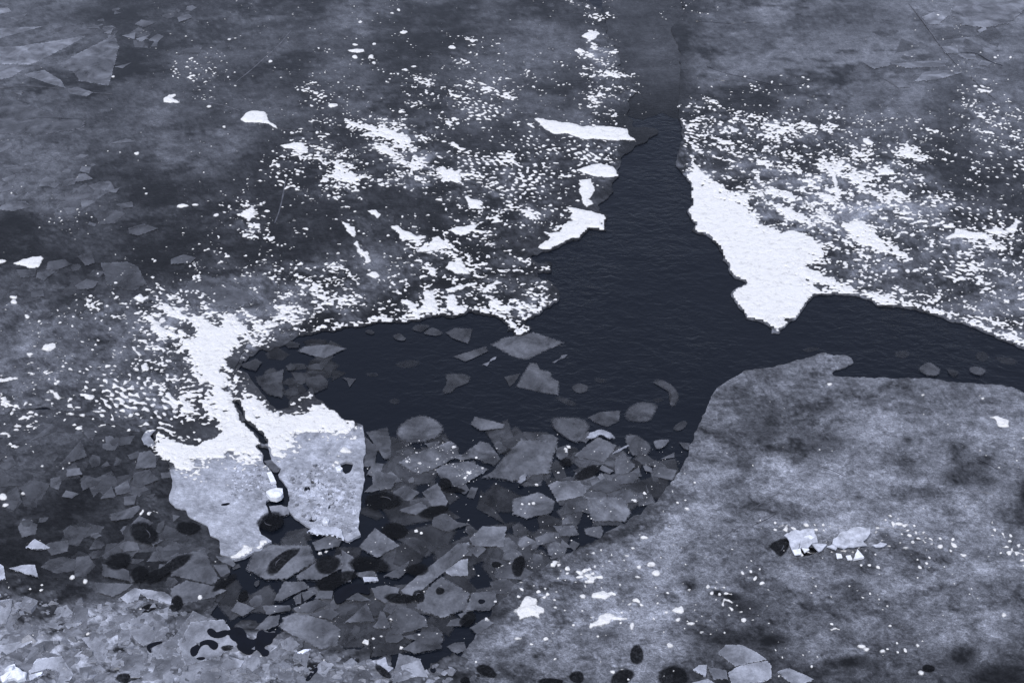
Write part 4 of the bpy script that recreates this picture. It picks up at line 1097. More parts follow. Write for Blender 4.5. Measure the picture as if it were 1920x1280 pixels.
# old slabs frozen into the clear sheets
EMB = [
    ([(0, 240), (-60, 215), (0, 210), (320, 195), (0, 285), (-60, 290)], 0, 0, 0.11, 'thin pale spear-shaped slab at the top left edge'),
    ([(-60, 350), (150, 345), (650, 265), (540, 330), (240, 480), (-60, 480)], 0, 0, 0.14, 'large pale pointed slab frozen in at the upper left'),
    ([(-60, 485), (230, 482), (90, 575), (-60, 610)], 0, 0, 0.11, 'pale slab below the large pointed one at the left edge'),
    ([(430, 480), (860, 255), (895, 350), (815, 640), (590, 605), (560, 550), (470, 500)], 0, 0, 0.085, 'broad four-sided slab frozen in at the upper left'),
    ([(170, 555), (330, 520), (460, 600), (495, 660), (350, 620)], 0, 0, 0.10, 'fin-shaped slab below the pointed one, upper left'),
    ([(500, 665), (580, 650), (700, 690), (650, 720), (520, 700)], 0, 0, 0.09, 'small slab below the broad four-sided one, upper left'),
    ([(200, 310), (290, 255), (380, 285), (230, 325)], 0, 0, 0.07, 'faint slab between spear and pointed slab, upper left'),
    ([(75, 130), (200, 100), (165, 150), (110, 150)], 0, 0, 0.09, 'small kite-shaped slab near the top left corner'),
    ([(-40, 60), (60, 55), (85, 85), (-40, 110)], 0, 0, 0.14, 'bright stub of a slab in the top left corner'),
    ([(915, 265), (1015, 240), (1010, 295)], 0, 0, 0.11, 'left triangle of a split pair in the upper left'),
    ([(1015, 290), (1130, 255), (1060, 315)], 0, 0, 0.10, 'right triangle of a split pair in the upper left'),
    ([(1110, 300), (1180, 250), (1230, 270), (1180, 315)], 0, 0, 0.07, 'dim slab right of the split pair in the upper left'),
    ([(780, 245), (850, 210), (830, 255)], 0, 0, 0.09, 'tiny triangular slab above the broad four-sided one'),
    ([(665, 210), (720, 185), (755, 215)], 0, 0, 0.07, 'tiny flat slab left of the tiny triangle near the top'),
    ([(1010, 180), (1060, 145), (1170, 165), (1080, 205)], 0, 0, 0.07, 'faint lumpy slab near the top, left of centre'),
    ([(80, 690), (170, 675), (160, 710)], 0, 0, 0.08, 'tiny slab at the foot of the upper left slabs'),
    ([(860, 500), (990, 465), (920, 510)], 0, 0, 0.07, 'tiny slab right of the broad four-sided one'),
    ([(-60, 715), (150, 760), (500, 890), (640, 890), (630, 960), (300, 1010), (-60, 1000)], 0, 0, 0.055, 'huge faint triangular slab at the left edge, upper part'),
    ([(820, 1075), (950, 1035), (1020, 1060)], 0, 0, 0.075, 'flat sliver slab in dark ice, upper left'),
    ([(50, 130), (140, 100), (165, 130), (60, 165)], 320, 0, 0.07, 'faint square slab near the top, left of centre'),
    ([(20, 410), (120, 360), (235, 355), (215, 400)], 320, 0, 0.06, 'faint slab above frost specks, upper left of centre'),
    ([(555, 85), (590, 20), (640, 20), (700, 60)], 0, 320, 0.08, 'pale shard in the left rubble below the upper slabs'),
    ([(-40, 170), (60, 90), (110, 110), (100, 140)], 0, 320, 0.09, 'pale shard at the left edge, a third down'),
    ([(-40, 285), (60, 235), (190, 225), (230, 270), (100, 300)], 0, 320, 0.085, 'long pale slab bordering black ice at the left edge'),
    ([(800, 155), (900, 125), (870, 165)], 0, 320, 0.06, 'tiny faint shard in black ice at left'),
    ([(970, 470), (960, 430), (1080, 395), (1190, 430), (1040, 485)], 0, 320, 0.055, 'faint blade-shaped slab in black ice left of the speckles'),
    ([(870, 250), (990, 230), (1000, 270), (920, 280)], 0, 320, 0.05, 'faint oval slab in black ice at left'),
    ([(580, 640), (690, 605), (710, 690), (640, 710)], 0, 320, 0.05, 'faint cup-shaped slab in black ice at left'),
    ([(340, 740), (360, 680), (480, 660), (540, 700), (420, 745)], 0, 320, 0.055, 'faint rounded slab right of the large left snow patch'),
    ([(120, 740), (275, 735), (265, 790), (150, 800)], 0, 320, 0.055, 'faint slab right under the large left snow patch'),
    ([(270, 800), (280, 760), (420, 750), (330, 820)], 0, 320, 0.06, 'faint slab with a dark spot below the left snow patch'),
    ([(220, 890), (320, 880), (330, 940), (240, 950)], 0, 320, 0.06, 'faint squarish slab in the left rubble ice'),
    ([(560, 860), (650, 810), (740, 830), (700, 880), (580, 890)], 0, 320, 0.065, 'faint rounded boulder-like slab in the left ice'),
    ([(755, 690), (950, 680), (1040, 720), (1100, 850), (1000, 900), (800, 850)], 0, 320, 0.05, 'large faint slab sprinkled with snow dots at left'),
    ([(90, 950), (130, 830), (230, 780), (330, 800), (500, 880), (640, 950), (560, 1000), (500, 1035), (340, 1000), (200, 960)], 320, 320, 0.06, 'large faint slab above the snow cap of the floe'),
    ([(0, 660), (100, 625), (190, 650), (150, 690), (0, 700)], 320, 320, 0.05, 'small faint slab left of the speckle field'),
    ([(510, 130), (600, 90), (720, 110), (640, 180), (570, 185)], 1600, 0, 0.15, 'pale pointed slab in the top right'),
    ([(460, 610), (530, 540), (700, 530), (820, 545), (620, 600)], 1600, 0, 0.12, 'pale wing-shaped slab in the upper right'),
    ([(290, 480), (480, 460), (700, 455), (690, 500), (400, 510)], 1600, 0, 0.11, 'long flat slab above the wing-shaped one, upper right'),
    ([(70, 470), (270, 465), (280, 490), (150, 515)], 1600, 0, 0.10, 'flat slab left of the long one, upper right'),
    ([(230, 590), (340, 590), (430, 650), (340, 660)], 1600, 0, 0.09, 'small faint slab left of the wing-shaped one'),
    ([(780, 410), (910, 405), (930, 450), (850, 445)], 1600, 0, 0.14, 'small pale slab beside dark cracks, upper right'),
    ([(930, 490), (960, 450), (1040, 470), (1010, 495)], 1600, 0, 0.14, 'small pale shard right of the dark cracks, upper right'),
    ([(660, 350), (780, 345), (790, 400), (690, 400)], 1600, 0, 0.12, 'small square slab on the long scratch, upper right'),
    ([(930, 230), (990, 195), (1000, 220), (950, 250)], 1600, 0, 0.12, 'tiny pale slab near the top right corner'),
    ([(740, 0), (1280, -40), (1300, 60), (1180, 170), (1000, 210), (820, 190), (730, 120)], 1600, 0, 0.10, 'huge hazy slab filling the top right corner'),
]
for i, (pts, ox, oy, mk, lab) in enumerate(EMB):
    slab('frozen_slab', P(pts, ox, oy, 4.0, 0.05), 0.0330 + 0.00035 * i, 0.02, mk * 1.9, 0.85, 0.15, lab, 'ice slab', tilt=(0, 0))

# smaller rubble
def inside(poly, p):
    c = False; n = len(poly)
    for i in range(n):
        x1, y1 = poly[i]; x2, y2 = poly[(i + 1) % n]
        if (y1 > p[1]) != (y2 > p[1]) and p[0] < (x2 - x1) * (p[1] - y1) / (y2 - y1) + x1: c = not c
    return c

def shard_poly(c, size):
    n = random.choice([3, 4, 4, 5, 5, 6])
    a0 = random.uniform(0, 6.28); st = random.uniform(0.5, 1.0); ang = random.uniform(0, 3.14)
    pts = []
    for k in range(n):
        a = a0 + (k + random.uniform(-0.3, 0.3)) * 2 * math.pi / n
        r = size * random.uniform(0.7, 1.15)
        x, y = r * math.cos(a), r * math.sin(a) * st
        pts.append((c[0] + x * math.cos(ang) - y * math.sin(ang), c[1] + x * math.sin(ang) + y * math.cos(ang)))
    return np.array(pts)

def scatter(n, region, smin, smax, milk, z0, z1, alpha, rim, kindw, place, group, name='ice_slab', cat='ice slab', thick=0.04):
    """region in photo coordinates, sizes in metres"""
    xs = [p[0] for p in region]; ys = [p[1] for p in region]
    k = 0
    while k < n:
        p = (random.uniform(min(xs), max(xs)), random.uniform(min(ys), max(ys)))
        if not inside(region, p): continue
        x, y = to_world(p[0], p[1], 0.03)
        size = smin * (smax / smin) ** (random.random() ** 1.6)
        sp = shard_poly((float(x), float(y)), size)
        mk = random.uniform(*milk)
        tone = 'pale' if mk > milk[0] + 0.66 * (milk[1] - milk[0]) else ('dark' if mk < milk[0] + 0.33 * (milk[1] - milk[0]) else 'grey')
        shape = {3: 'triangular', 4: 'four-sided', 5: 'five-sided', 6: 'many-sided'}[len(sp)]
        szw = 'tiny ' if size < smin * (smax / smin) ** 0.3 else ''
        slab(name, sp, random.uniform(z0, z1), thick, mk, alpha, rim,
             szw + tone + ' ' + shape + ' ' + kindw + ' ' + part_of(p[0], p[1], xs, ys) + ' ' + place, cat, group,
             tilt=(random.gauss(0, 0.012), random.gauss(0, 0.012)) if thick > 0.03 else (0, 0))
        k += 1

PIT = [(690, 830), (900, 800), (1290, 830), (1280, 870), (1180, 965), (1020, 1050), (920, 1140), (860, 1220), (700, 1220), (560, 1195), (440, 1165), (390, 1130), (440, 1060), (560, 1000), (680, 1020)]
scatter(80, PIT, 0.35, 0.80, (0.035, 0.075), 0.008, 0.016, 0.8, 0.7, 'half-sunk slab', 'the ice jam', 'half-sunk slabs in the jam below the pool', 'sunken_slab')
scatter(80, PIT, 0.10, 0.36, (0.06, 0.15), 0.017, 0.029, 0.92, 0.3, 'slab', 'the ice jam', 'small slabs in the jam below the pool')
PLEFT = [(465, 668), (540, 645), (650, 630), (640, 700), (615, 745), (590, 735), (555, 735), (505, 752), (475, 715)]
scatter(18, PLEFT, 0.18, 0.5, (0.025, 0.06), 0.005, 0.0075, 0.8, 0.8, 'half-sunk slab', 'the pool end beside the floe', 'half-sunk slabs beside the floe', 'sunken_slab')
PITR = [(1090, 850), (1285, 830), (1280, 865), (1210, 945), (1050, 1040), (960, 1090), (930, 1060), (1000, 1000), (1060, 960)]
scatter(60, PITR, 0.18, 0.55, (0.08, 0.16), 0.017, 0.029, 0.85, 0.75, 'milky slab', 'the rubble beside the milky sheet', 'milky slabs beside the milky sheet', 'rubble_slab')
LEFT = [(0, 800), (120, 790), (260, 820), (310, 870), (320, 960), (400, 1010), (420, 1060), (330, 1100), (180, 1080), (60, 1040), (0, 1000)]
scatter(85, LEFT, 0.14, 0.5, (0.06, 0.12), 0.0235, 0.031, 0.85, 0.35, 'slab', 'the dark left rubble', 'small slabs in the left rubble', 'rubble_slab', thick=0.02)
LEFT2 = [(0, 270), (150, 280), (230, 350), (200, 420), (100, 430), (40, 390), (0, 380)]
scatter(40, LEFT2, 0.16, 0.5, (0.09, 0.18), 0.0322, 0.0329, 0.75, 0.4, 'slab', 'the upper left slab litter', 'faint slabs at the upper left edge', 'frozen_slab', thick=0.02)
LEFT3 = [(0, 500), (180, 500), (200, 570), (120, 600), (0, 600)]
scatter(26, LEFT3, 0.2, 0.45, (0.06, 0.10), 0.0322, 0.0329, 0.7, 0.5, 'slab', 'the rubble under the left snow patch', 'faint slabs below the left snow patch', 'frozen_slab', thick=0.02)
TOPL = [(90, 30), (230, 15), (400, 15), (400, 60), (300, 95), (230, 80), (120, 55)]
scatter(22, TOPL, 0.15, 0.5, (0.09, 0.15), 0.0322, 0.0329, 0.75, 0.4, 'slab', 'the faint shards near the top left', 'faint shards near the top left', 'frozen_slab', thick=0.02)
TOPR = [(1620, 60), (1900, 40), (1910, 130), (1760, 180), (1600, 150)]
scatter(22, TOPR, 0.25, 0.8, (0.10, 0.16), 0.0322, 0.0329, 0.6, 0.7, 'slab', 'the faint slabs at the top right', 'faint slabs at the top right', 'frozen_slab', thick=0.02)
BOT = [(0, 1120), (180, 1135), (330, 1140), (430, 1190), (620, 1230), (840, 1255), (840, 1279), (0, 1279)]
scatter(64, BOT, 0.2, 0.55, (0.16, 0.32), 0.0365, 0.044, 0.85, 0.15, 'plate', 'the bottom left slush', 'plates in the slushy bottom ice', 'ice_plate', 'ice plate', 0.02)
scatter(80, BOT, 0.05, 0.19, (0.13, 0.38), 0.038, 0.05, 0.97, 0.1, 'shard', 'the bottom left slush', 'shards in the slushy bottom ice', 'ice_shard', 'ice shard', 0.02)

# crumbs of ice and snow too many to count: one object per kind
def crumbs(name, spots, mat, label, cat, albr, flat=0.35):
    vs, fs, al = [], [], []
    for x, y, z, r in spots:
        n = random.choice([4, 5, 5, 6]); a0 = random.uniform(0, 6.28); st = random.uniform(0.45, 1.0); ang = random.uniform(-0.6, 0.6)
        b = len(vs); av = random.uniform(*albr); h = r * flat * random.uniform(0.6, 1.3)
        tx, ty = random.gauss(0, 0.2), random.gauss(0, 0.2)
        for ring, (k, zz) in enumerate(((1.0, -0.004), (0.8, h))):
            for q in range(n):
                a = a0 + (q + 0.3 * math.sin(q * 7 + x)) * 2 * math.pi / n
                u, v = r * k * math.cos(a), r * k * math.sin(a) * st
                u, v = u * math.cos(ang) - v * math.sin(ang), u * math.sin(ang) + v * math.cos(ang)
                vs.append((x + u, y + v, z + zz + (tx * u + ty * v) * ring)); al.append(av)
        for q in range(n):
            w = (q + 1) % n
            fs.append((b + q, b + w, b + n + w, b + n + q))
        fs.append(tuple(b + n + q for q in range(n)))
    o = mesh_obj(name, vs, fs, mat, None, False, {'alb': al})
    tag(o, label, cat, kind='stuff')
    return o

def spots_in(n, region, r0, r1, pw=2.2, z=None):
    xs = [p[0] for p in region]; ys = [p[1] for p in region]
    out = []
    while len(out) < n:
        p = (random.uniform(min(xs), max(xs)), random.uniform(min(ys), max(ys)))
        if not inside(region, p): continue
        x, y = map(float, to_world(p[0], p[1], 0.03))
        out.append((x, y, top_at(x, y) if z is None else z, r0 * (r1 / r0) ** (random.random() ** pw)))
    return out

BOTX = [(-150, 1110), (0, 1112), (180, 1130), (240, 1112), (300, 1115), (370, 1145), (390, 1175), (430, 1185), (620, 1225), (720, 1240), (850, 1250), (860, 1330), (-150, 1330)]
crumbs('slush_crumbs', spots_in(1500, BOTX, 0.025, 0.17, 2.2, 0.036), M_ICE_SOFT, 'dense slush of tiny ice crumbs along the bottom left', 'slush', (0.14, 0.31), 0.05)
FLO = [(540, 890), (600, 860), (665, 900), (670, 1000), (600, 992), (560, 975), (545, 930)]
FLO2 = [(440, 870), (500, 880), (512, 915), (495, 940), (430, 930)]
crumbs('ice_crumbs', spots_in(420, FLO, 0.015, 0.07, 2.0, 0.056) + spots_in(170, FLO2, 0.015, 0.06, 2.0, 0.056), M_ICE, 'loose ice crumbs strewn over the grey end of the cracked floe', 'ice crumbs', (0.2, 0.7))
SLABCR = [(745, 830), (860, 825), (885, 855), (820, 890), (760, 880)]
SLABCR2 = [(850, 870), (910, 875), (890, 905), (860, 910)]
DOTJ = [(851, 839, 5), (893, 858, 3), (820, 861, 4), (763, 865, 3.5), (787, 868, 4), (880, 887, 5), (872, 896, 4), (905, 877, 3), (1006, 907, 4), (1000, 944, 4), (992, 945, 3), (979, 945, 3), (1015, 933, 2), (977, 954, 2), (686, 1203, 6), (700, 1195, 3), (715, 1191, 3), (752, 1213, 4), (912, 1161, 4), (929, 1128, 3), (600, 1035, 4), (612, 1032, 4), (786, 1190, 2.5), (733, 1160, 3), (422, 1085, 3), (780, 994, 4), (790, 998, 3), (1061, 843, 4), (1066, 838, 5), (1062, 847, 3), (1209, 924, 4), (1191, 938, 4), (1186, 937, 3), (1145, 959, 2), (1047, 885, 3), (375, 1119, 4)]
dj = []
for a, b, r in DOTJ:
    x, y = map(float, to_world(a, b, 0.03)); dj.append((x, y, top_at(x, y), r * 0.0115))
crumbs('snow_crumbs', dj + spots_in(55, SLABCR, 0.008, 0.03) + spots_in(30, SLABCR2, 0.008, 0.025) + spots_in(200, PIT, 0.006, 0.022, 2.5) + spots_in(110, PITR, 0.006, 0.022, 2.5), M_CRUMB,
       'fine white snow crumbs on the jammed slabs', 'snow', (0.5, 0.8), 0.4)

# ------------------------------------------------------------------ melt holes
def ell(cx, cy, a, b, rot=0.0, n=20):
    r = math.radians(rot)
    out = []
    for k in range(n):
        t = 2 * math.pi * k / n
        w = 1 + 0.08 * math.sin(2 * t + cx) + 0.05 * math.sin(3 * t + cy)
        x, y = a * w * math.cos(t), b * w * math.sin(t)
        out.append((cx + x * math.cos(r) - y * math.sin(r), cy + x * math.sin(r) + y * math.cos(r)))
    return out

def smooth_poly(p, it=2):
    p = np.array(p, float)
    for _ in range(it):
        q = np.roll(p, -1, 0)
        p = np.stack([0.75 * p + 0.25 * q, 0.25 * p + 0.75 * q], 1).reshape(-1, 2)
    return p

def zoomed(pts, ox, oy): return [(ox + a / 4, oy + b / 4) for a, b in pts]

def hole(pp, label, arc=False, curl=False):
    """water-filled hole: the ice thins out towards it, so its border is soft"""
    pw = P(pp, z=0.04)
    z = max(top_at(float(p[0]), float(p[1])) for p in list(pw[::2]) + [pw.mean(0)]) + 0.003 + 0.0002 * (len(bpy.data.objects) % 7)
    if not curl:
        c = pw.mean(0)
        o = slab('melt_hole', c + (pw - c) * 1.38, z, 0.004, 0.0025, 1.0, 1.25, label, 'melt hole', tilt=(0, 0), mat=M_SLABHOLE, jit=0.016)
    else:
        ar = 0.5 * np.sum(pw[:, 0] * np.roll(pw[:, 1], -1) - np.roll(pw[:, 0], -1) * pw[:, 1])
        if ar < 0: pw = pw[::-1]
        c = pw.mean(0); n = len(pw)
        vs = [(p[0] - c[0], p[1] - c[1], 0) for p in pw] + [(p[0] - c[0], p[1] - c[1], -0.02) for p in pw]
        fs = [tuple(range(n))] + [(i, n + i, n + (i + 1) % n, (i + 1) % n) for i in range(n)]
        o = mesh_obj('melt_hole', vs, fs, M_HOLE)
        o.location = (c[0], c[1], z)
        tag(o, label, 'melt hole')
    if arc:      # thin refrozen lip curling inside the hole
        d = pw - c; n = len(pw)
        k0 = random.randrange(n); m = int(n * 0.4)
        v2, f2 = [], []
        for q in range(m):
            p = d[(k0 + q) % n] * (0.5 + 0.08 * q / m)
            w = 0.006 * math.sin(math.pi * q / (m - 1)) + 0.001
            u = p / (np.hypot(*p) + 1e-6)
            v2 += [(p[0] - u[0] * w, p[1] - u[1] * w, 0.002), (p[0], p[1], 0.005), (p[0] + u[0] * w, p[1] + u[1] * w, 0.002)]
        for q in range(m - 1):
            b = q * 3
            f2 += [(b, b + 3, b + 4, b + 1), (b + 1, b + 4, b + 5, b + 2)]
        mesh_obj('ice_lip', v2, f2, M_LINE, o)
    return o

HO = [
    (ell(508, 978, 21, 13, -20), 'oval melt hole with a thin ring under the floe crack', True),
    (smooth_poly(zoomed([(745, 430), (755, 380), (800, 340), (860, 300), (940, 290), (930, 320), (880, 360), (840, 400), (800, 445), (760, 450)], 320, 960)), 'teardrop melt hole on the slab below the floe crack', True),
    (ell(614, 1058, 20, 13, -10), 'oval black melt hole right of the teardrop one', False),
    (smooth_poly(zoomed([(1110, 520), (1200, 475), (1290, 455), (1360, 455), (1370, 490), (1300, 520), (1240, 560), (1180, 590), (1130, 570)], 320, 960)), 'slanting melt hole below the oval black one', False),
    (smooth_poly(zoomed([(-65, 630), (-30, 580), (40, 545), (130, 535), (190, 545), (220, 600), (200, 620), (140, 600), (90, 610), (50, 640), (0, 680), (-40, 690)], 640, 960)), 'large bent melt hole in the middle of the lower jam', False),
    (ell(456, 1116, 10, 7, -50), 'small dim melt hole above the slushy ice', False),
    (ell(421, 1092, 21, 6, -38), 'narrow melt hole below the floe tip', False),
    (smooth_poly(zoomed([(1125, 480), (1150, 440), (1220, 420), (1260, 385), (1330, 340), (1400, 335), (1395, 365), (1330, 420), (1230, 470), (1180, 510), (1140, 515)], 0, 960)), 'long spindle-shaped melt hole in the left rubble', False),
    (ell(262, 1075, 15, 11, -30), 'melt hole left of the long spindle-shaped one', False),
    (ell(222, 1052, 18, 13, -10), 'roundish melt hole with white crumbs, left rubble', False),
    (ell(270, 1000, 22, 15, 20), 'large dim melt hole with a curled lip, left rubble', True),
    (ell(353, 989, 17, 10, 0), 'melt hole under the left edge of the floe', False),
    (smooth_poly(zoomed([(268, 890), (300, 868), (335, 890), (345, 905), (400, 885), (440, 890), (480, 865), (530, 865), (565, 905), (575, 950), (640, 960), (650, 900), (690, 880), (710, 905), (790, 905), (800, 920), (765, 950), (760, 985), (710, 1000), (700, 1025), (740, 1040), (735, 1075), (690, 1085), (670, 1050), (640, 1030), (600, 1070), (560, 1065), (490, 1020), (510, 985), (450, 955), (435, 915), (400, 940), (340, 950), (290, 930)], 320, 960), 1), 'sprawling cluster of joined black melt holes in the slush', False),
    (smooth_poly(zoomed([(145, 1060), (150, 1020), (190, 1000), (240, 965), (300, 955), (355, 980), (360, 1015), (330, 1040), (295, 1020), (280, 995), (240, 1000), (215, 1030), (200, 1075), (165, 1090)], 320, 960)), 'curled black melt hole on the big grey plate', False),
    (ell(426, 1215, 10, 4, -8), 'small flat melt hole right of the curled one', False),
    (ell(377, 1235, 8, 3, -5), 'tiny melt hole below the curled one', False),
    (ell(331, 1132, 10, 12, 10), 'melt hole with a grey core on the slush border', False),
    (smooth_poly(zoomed([(1010, 1250), (1060, 1190), (1100, 1155), (1105, 1190), (1070, 1220), (1045, 1260), (1015, 1268)], 320, 960)), 'crooked melt hole near the bottom edge', False),
    (ell(279, 1139, 12, 6, -15), 'ring-like melt hole in the slush', True),
    (smooth_poly(zoomed([(1095, 1000), (1150, 975), (1220, 965), (1215, 980), (1160, 1000), (1130, 1020), (1140, 1055), (1110, 1045)], 0, 960)), 'hooked black melt hole in the slush', False),
    (ell(240, 1271, 18, 8, 0), 'black melt hole cut by the bottom edge at left', False),
    (ell(739, 994, 21, 12, 5), 'dim oval melt hole above the clean diamond slab', False),
    (smooth_poly(zoomed([(80, 390), (110, 350), (190, 340), (290, 360), (330, 400), (320, 440), (240, 430), (170, 430), (110, 425)], 640, 960)), 'wide melt hole below the clean diamond slab', False),
    (ell(782, 1067, 17, 9, 5), 'melt hole at the side of the plank-like slab', False),
    (ell(750, 1121, 22, 8, 5), 'flat melt hole below the plank-like slab', False),
    (ell(785, 1117, 9, 9, 0), 'round ringed melt hole at the end of the plank-like slab', True),
    (ell(825, 1107, 6, 6, 0), 'small round melt hole in the broad slab', False),
    (ell(903, 1127, 7, 4, 0), 'tiny melt hole in the slab beside the milky sheet', False),
    (ell(877, 1160, 14, 9, -30), 'dim slanting melt hole near the milky sheet', False),
    (ell(931, 1057, 7, 5, 0), 'small melt hole at the right of the jam', False),
    (ell(972, 1060, 10, 15, 10), 'upright melt hole beside the milky sheet edge', False),
    (ell(835, 905, 10, 7, 0), 'melt hole biting into the crumb-sprinkled slab', False),
    (ell(850, 917, 17, 4, 3), 'flat melt hole under the bitten slab', False),
    (ell(717, 937, 26, 14, -5), 'wide ringed melt hole right of the cracked floe', True),
    (ell(813, 958, 21, 8, -12), 'lens-shaped melt hole below the pale corner slab', False),
    (ell(1061, 866, 10, 6, 0), 'melt hole left below the diamond slab by the snow arc', False),
    (ell(1102, 885, 19, 9, -20), 'dark melt hole right below the diamond slab by the snow arc', False),
    (ell(576, 918, 6, 5, 0), 'round black hole in the right half of the floe', False),
    (ell(423, 946, 8, 2.6, -8), 'thin black slot in the left half of the floe', False),
    (ell(587, 974, 7, 5, -10), 'black hole near the lower right end of the floe', False),
    (ell(1194, 1226, 10, 15, 10), 'upright black melt hole near the bottom, right of centre', False),
    (ell(1166, 1270, 20, 11, -25), 'black melt hole cut by the bottom edge below the upright one', False),
    (ell(1082, 1268, 10, 10, 0), 'round black melt hole at the bottom centre', False),
    (ell(1032, 1277, 18, 6, 0), 'low black melt hole at the bottom edge, left of the round one', False),
    (ell(1262, 1268, 24, 15, -5), 'largest black melt hole at the bottom edge', False),
    (ell(1741, 1252, 9, 6, 0), 'small black melt hole at the lower right', False),
    (ell(912, 1257, 15, 9, 20), 'black melt hole where slush meets the milky sheet', False),
    (ell(718, 1260, 14, 6, 40), 'slanted black melt hole beside the upturned plate', False),
    (ell(812, 1255, 5, 6, 0), 'tiny black melt hole in the bottom slush', False),
    (ell(872, 1275, 8, 5, 0), 'small black melt hole at the bottom edge of the slush', False),
    (smooth_poly(zoomed([(655, 255), (700, 225), (770, 200), (790, 235), (770, 280), (740, 315), (715, 310), (690, 275)], 1280, 960), 1), 'black hole beside the broken snow crust', True),
    (smooth_poly(zoomed([(880, 290), (960, 262), (1010, 285), (960, 315), (900, 325)], 1280, 960), 1), 'painted shade in the gap under the broken snow crust', False),  # flat dark patch painting the shade beneath the raised crust plates
]
for i, (pp, lab, arc) in enumerate(HO):
    hole(pp, lab, arc, any(w in lab for w in ('cluster', 'curled black', 'hooked', 'crooked', 'bent', 'round black hole in', 'thin black slot', 'black hole near', 'tiny')))

# ------------------------------------------------------------------ broken snow crust, lumps
heap = bpy.data.objects.new('snow_crust', None); COL.objects.link(heap)
hx, hy = to_world(1540, 1020, 0.045); heap.location = (float(hx), float(hy), 0.045)
tag(heap, 'broken upheaved grey snow crust on the milky sheet', 'snow crust')
def heap_plate(pts, ox, oy, s, z, tilt, mat):
    o = slab('ice_fragment' if mat is M_WHITE else 'crust_plate', P(pts, ox, oy, s, 0.1), z, 0.025, 0.4, 1, 0.05, None, None, tilt=tilt, mat=mat, jit=0.03)
    o.location = (o.location.x - heap.location.x, o.location.y - heap.location.y, z - heap.location.z)
    o.parent = heap
heap_plate([(780, 200), (840, 150), (940, 145), (1000, 200), (1010, 240), (970, 245), (940, 275), (890, 270), (870, 320), (830, 310), (800, 250)], 1280, 960, 4, 0.16, (0.05, 0.10), M_CRUST)
heap_plate([(1560, 1022), (1572, 1006), (1592, 997), (1600, 994), (1630, 995), (1631, 1003), (1625, 1012), (1617, 1018), (1625, 1024), (1600, 1028), (1580, 1030)], 0, 0, 1, 0.17, (-0.04, 0.12), M_CRUST)
heap_plate([(970, 245), (1010, 240), (1080, 250), (1060, 270), (1020, 300), (990, 270)], 1280, 960, 4, 0.13, (0.04, 0.05), M_CRUST)
heap_plate([(820, 290), (880, 285), (890, 322), (840, 326)], 1280, 960, 4, 0.14, (0.1, 0.1), M_WHITE)
heap_plate([(1080, 262), (1130, 240), (1200, 230), (1230, 270), (1150, 285)], 1280, 960, 4, 0.13, (0.02, 0.06), M_CRUST)
heap_plate([(760, 175), (830, 140), (860, 160), (800, 200)], 1280, 960, 4, 0.12, (0.03, 0.06), M_CRUST)
heap_plate([(905, 205), (950, 195), (985, 212), (960, 225)], 1280, 960, 4, 0.19, (0.03, 0.08), M_WHITE)
heap_plate([(890, 268), (930, 255), (950, 280), (915, 300)], 1280, 960, 4, 0.11, (-0.1, 0.15), M_WHITE)
heap_plate([(1150, 300), (1190, 305), (1200, 330), (1160, 335)], 1280, 960, 4, 0.075, (0.0, 0.1), M_WHITE)
heap_plate([(1225, 318), (1260, 315), (1275, 345), (1240, 345)], 1280, 960, 4, 0.075, (0.05, 0.1), M_WHITE)
heap_plate([(1190, 195), (1270, 160), (1330, 165), (1290, 215), (1220, 225)], 1280, 960, 4, 0.185, (-0.03, 0.1), M_CRUST)
heap_plate([(1420, 255), (1480, 235), (1530, 245), (1480, 268)], 1280, 960, 4, 0.14, (-0.06, 0.12), M_CRUST)

slab('ice_chip', P([(0, 355), (30, 280), (80, 340)], 1600, 960, 4, 0.08), 0.10, 0.05, 0.6, 1, 0.05, 'white triangular ice chip in front of the broken crust', 'ice chip', mat=M_WHITE)
slab('ice_chunk', P([(712, 1118), (745, 1098), (790, 1088), (838, 1092), (842, 1128), (826, 1150), (790, 1166), (745, 1158)], 320, 640, 4, 0.2), 0.17, 0.11, 0.6, 1, 0.05, 'chunky white ice block wedged in the floe crack', 'ice chunk', mat=M_WHITE, dome=0.025, jit=0.02)
slab('ice_chunk', P([(722, 990), (755, 983), (792, 1058), (752, 1062)], 320, 640, 4, 0.1), 0.13, 0.06, 0.6, 1, 0.05, 'narrow white ice bar beside the floe crack', 'ice chunk', mat=M_WHITE, tilt=(0.05, 0.05))
slab('ice_chunk', P([(740, 1235), (830, 1225), (900, 1250), (890, 1290), (820, 1310), (760, 1290)], 320, 640, 4, 0.05), 0.05, 0.06, 0.30, 1, 0.15, 'grey plate filling the floe crack below the white block', 'ice chunk')
slab('ice_chunk', P([(700, 895), (770, 885), (830, 950), (800, 985), (765, 975)], 320, 640, 4, 0.03), 0.03, 0.05, 0.13, 0.95, 0.15, 'grey plate lying inside the floe crack', 'ice chunk')
slab('ice_chunk', P([(500, 500), (530, 530), (555, 590), (530, 600), (515, 560)], 320, 640, 4, 0.03), 0.03, 0.05, 0.12, 0.95, 0.15, 'small grey plug in the narrow upper crack', 'ice chunk')
slab('ice_chunk', P([(1135, 70), (1165, 42), (1190, 60), (1180, 85), (1150, 90)], 320, 960, 4, 0.1), 0.12, 0.06, 0.6, 1, 0.05, 'small white lump near the lower right end of the floe', 'ice chunk', mat=M_WHITE, dome=0.05)
slab('ice_chunk', P([(1020, 140), (1100, 100), (1240, 110), (1280, 130), (1300, 200), (1220, 165), (1110, 165)], 320, 960, 4, 0.1), 0.10, 0.05, 0.5, 0.97, 0.1, 'pale splintered fringe at the lower right end of the floe', 'ice chunk', tilt=(0, 0.02))
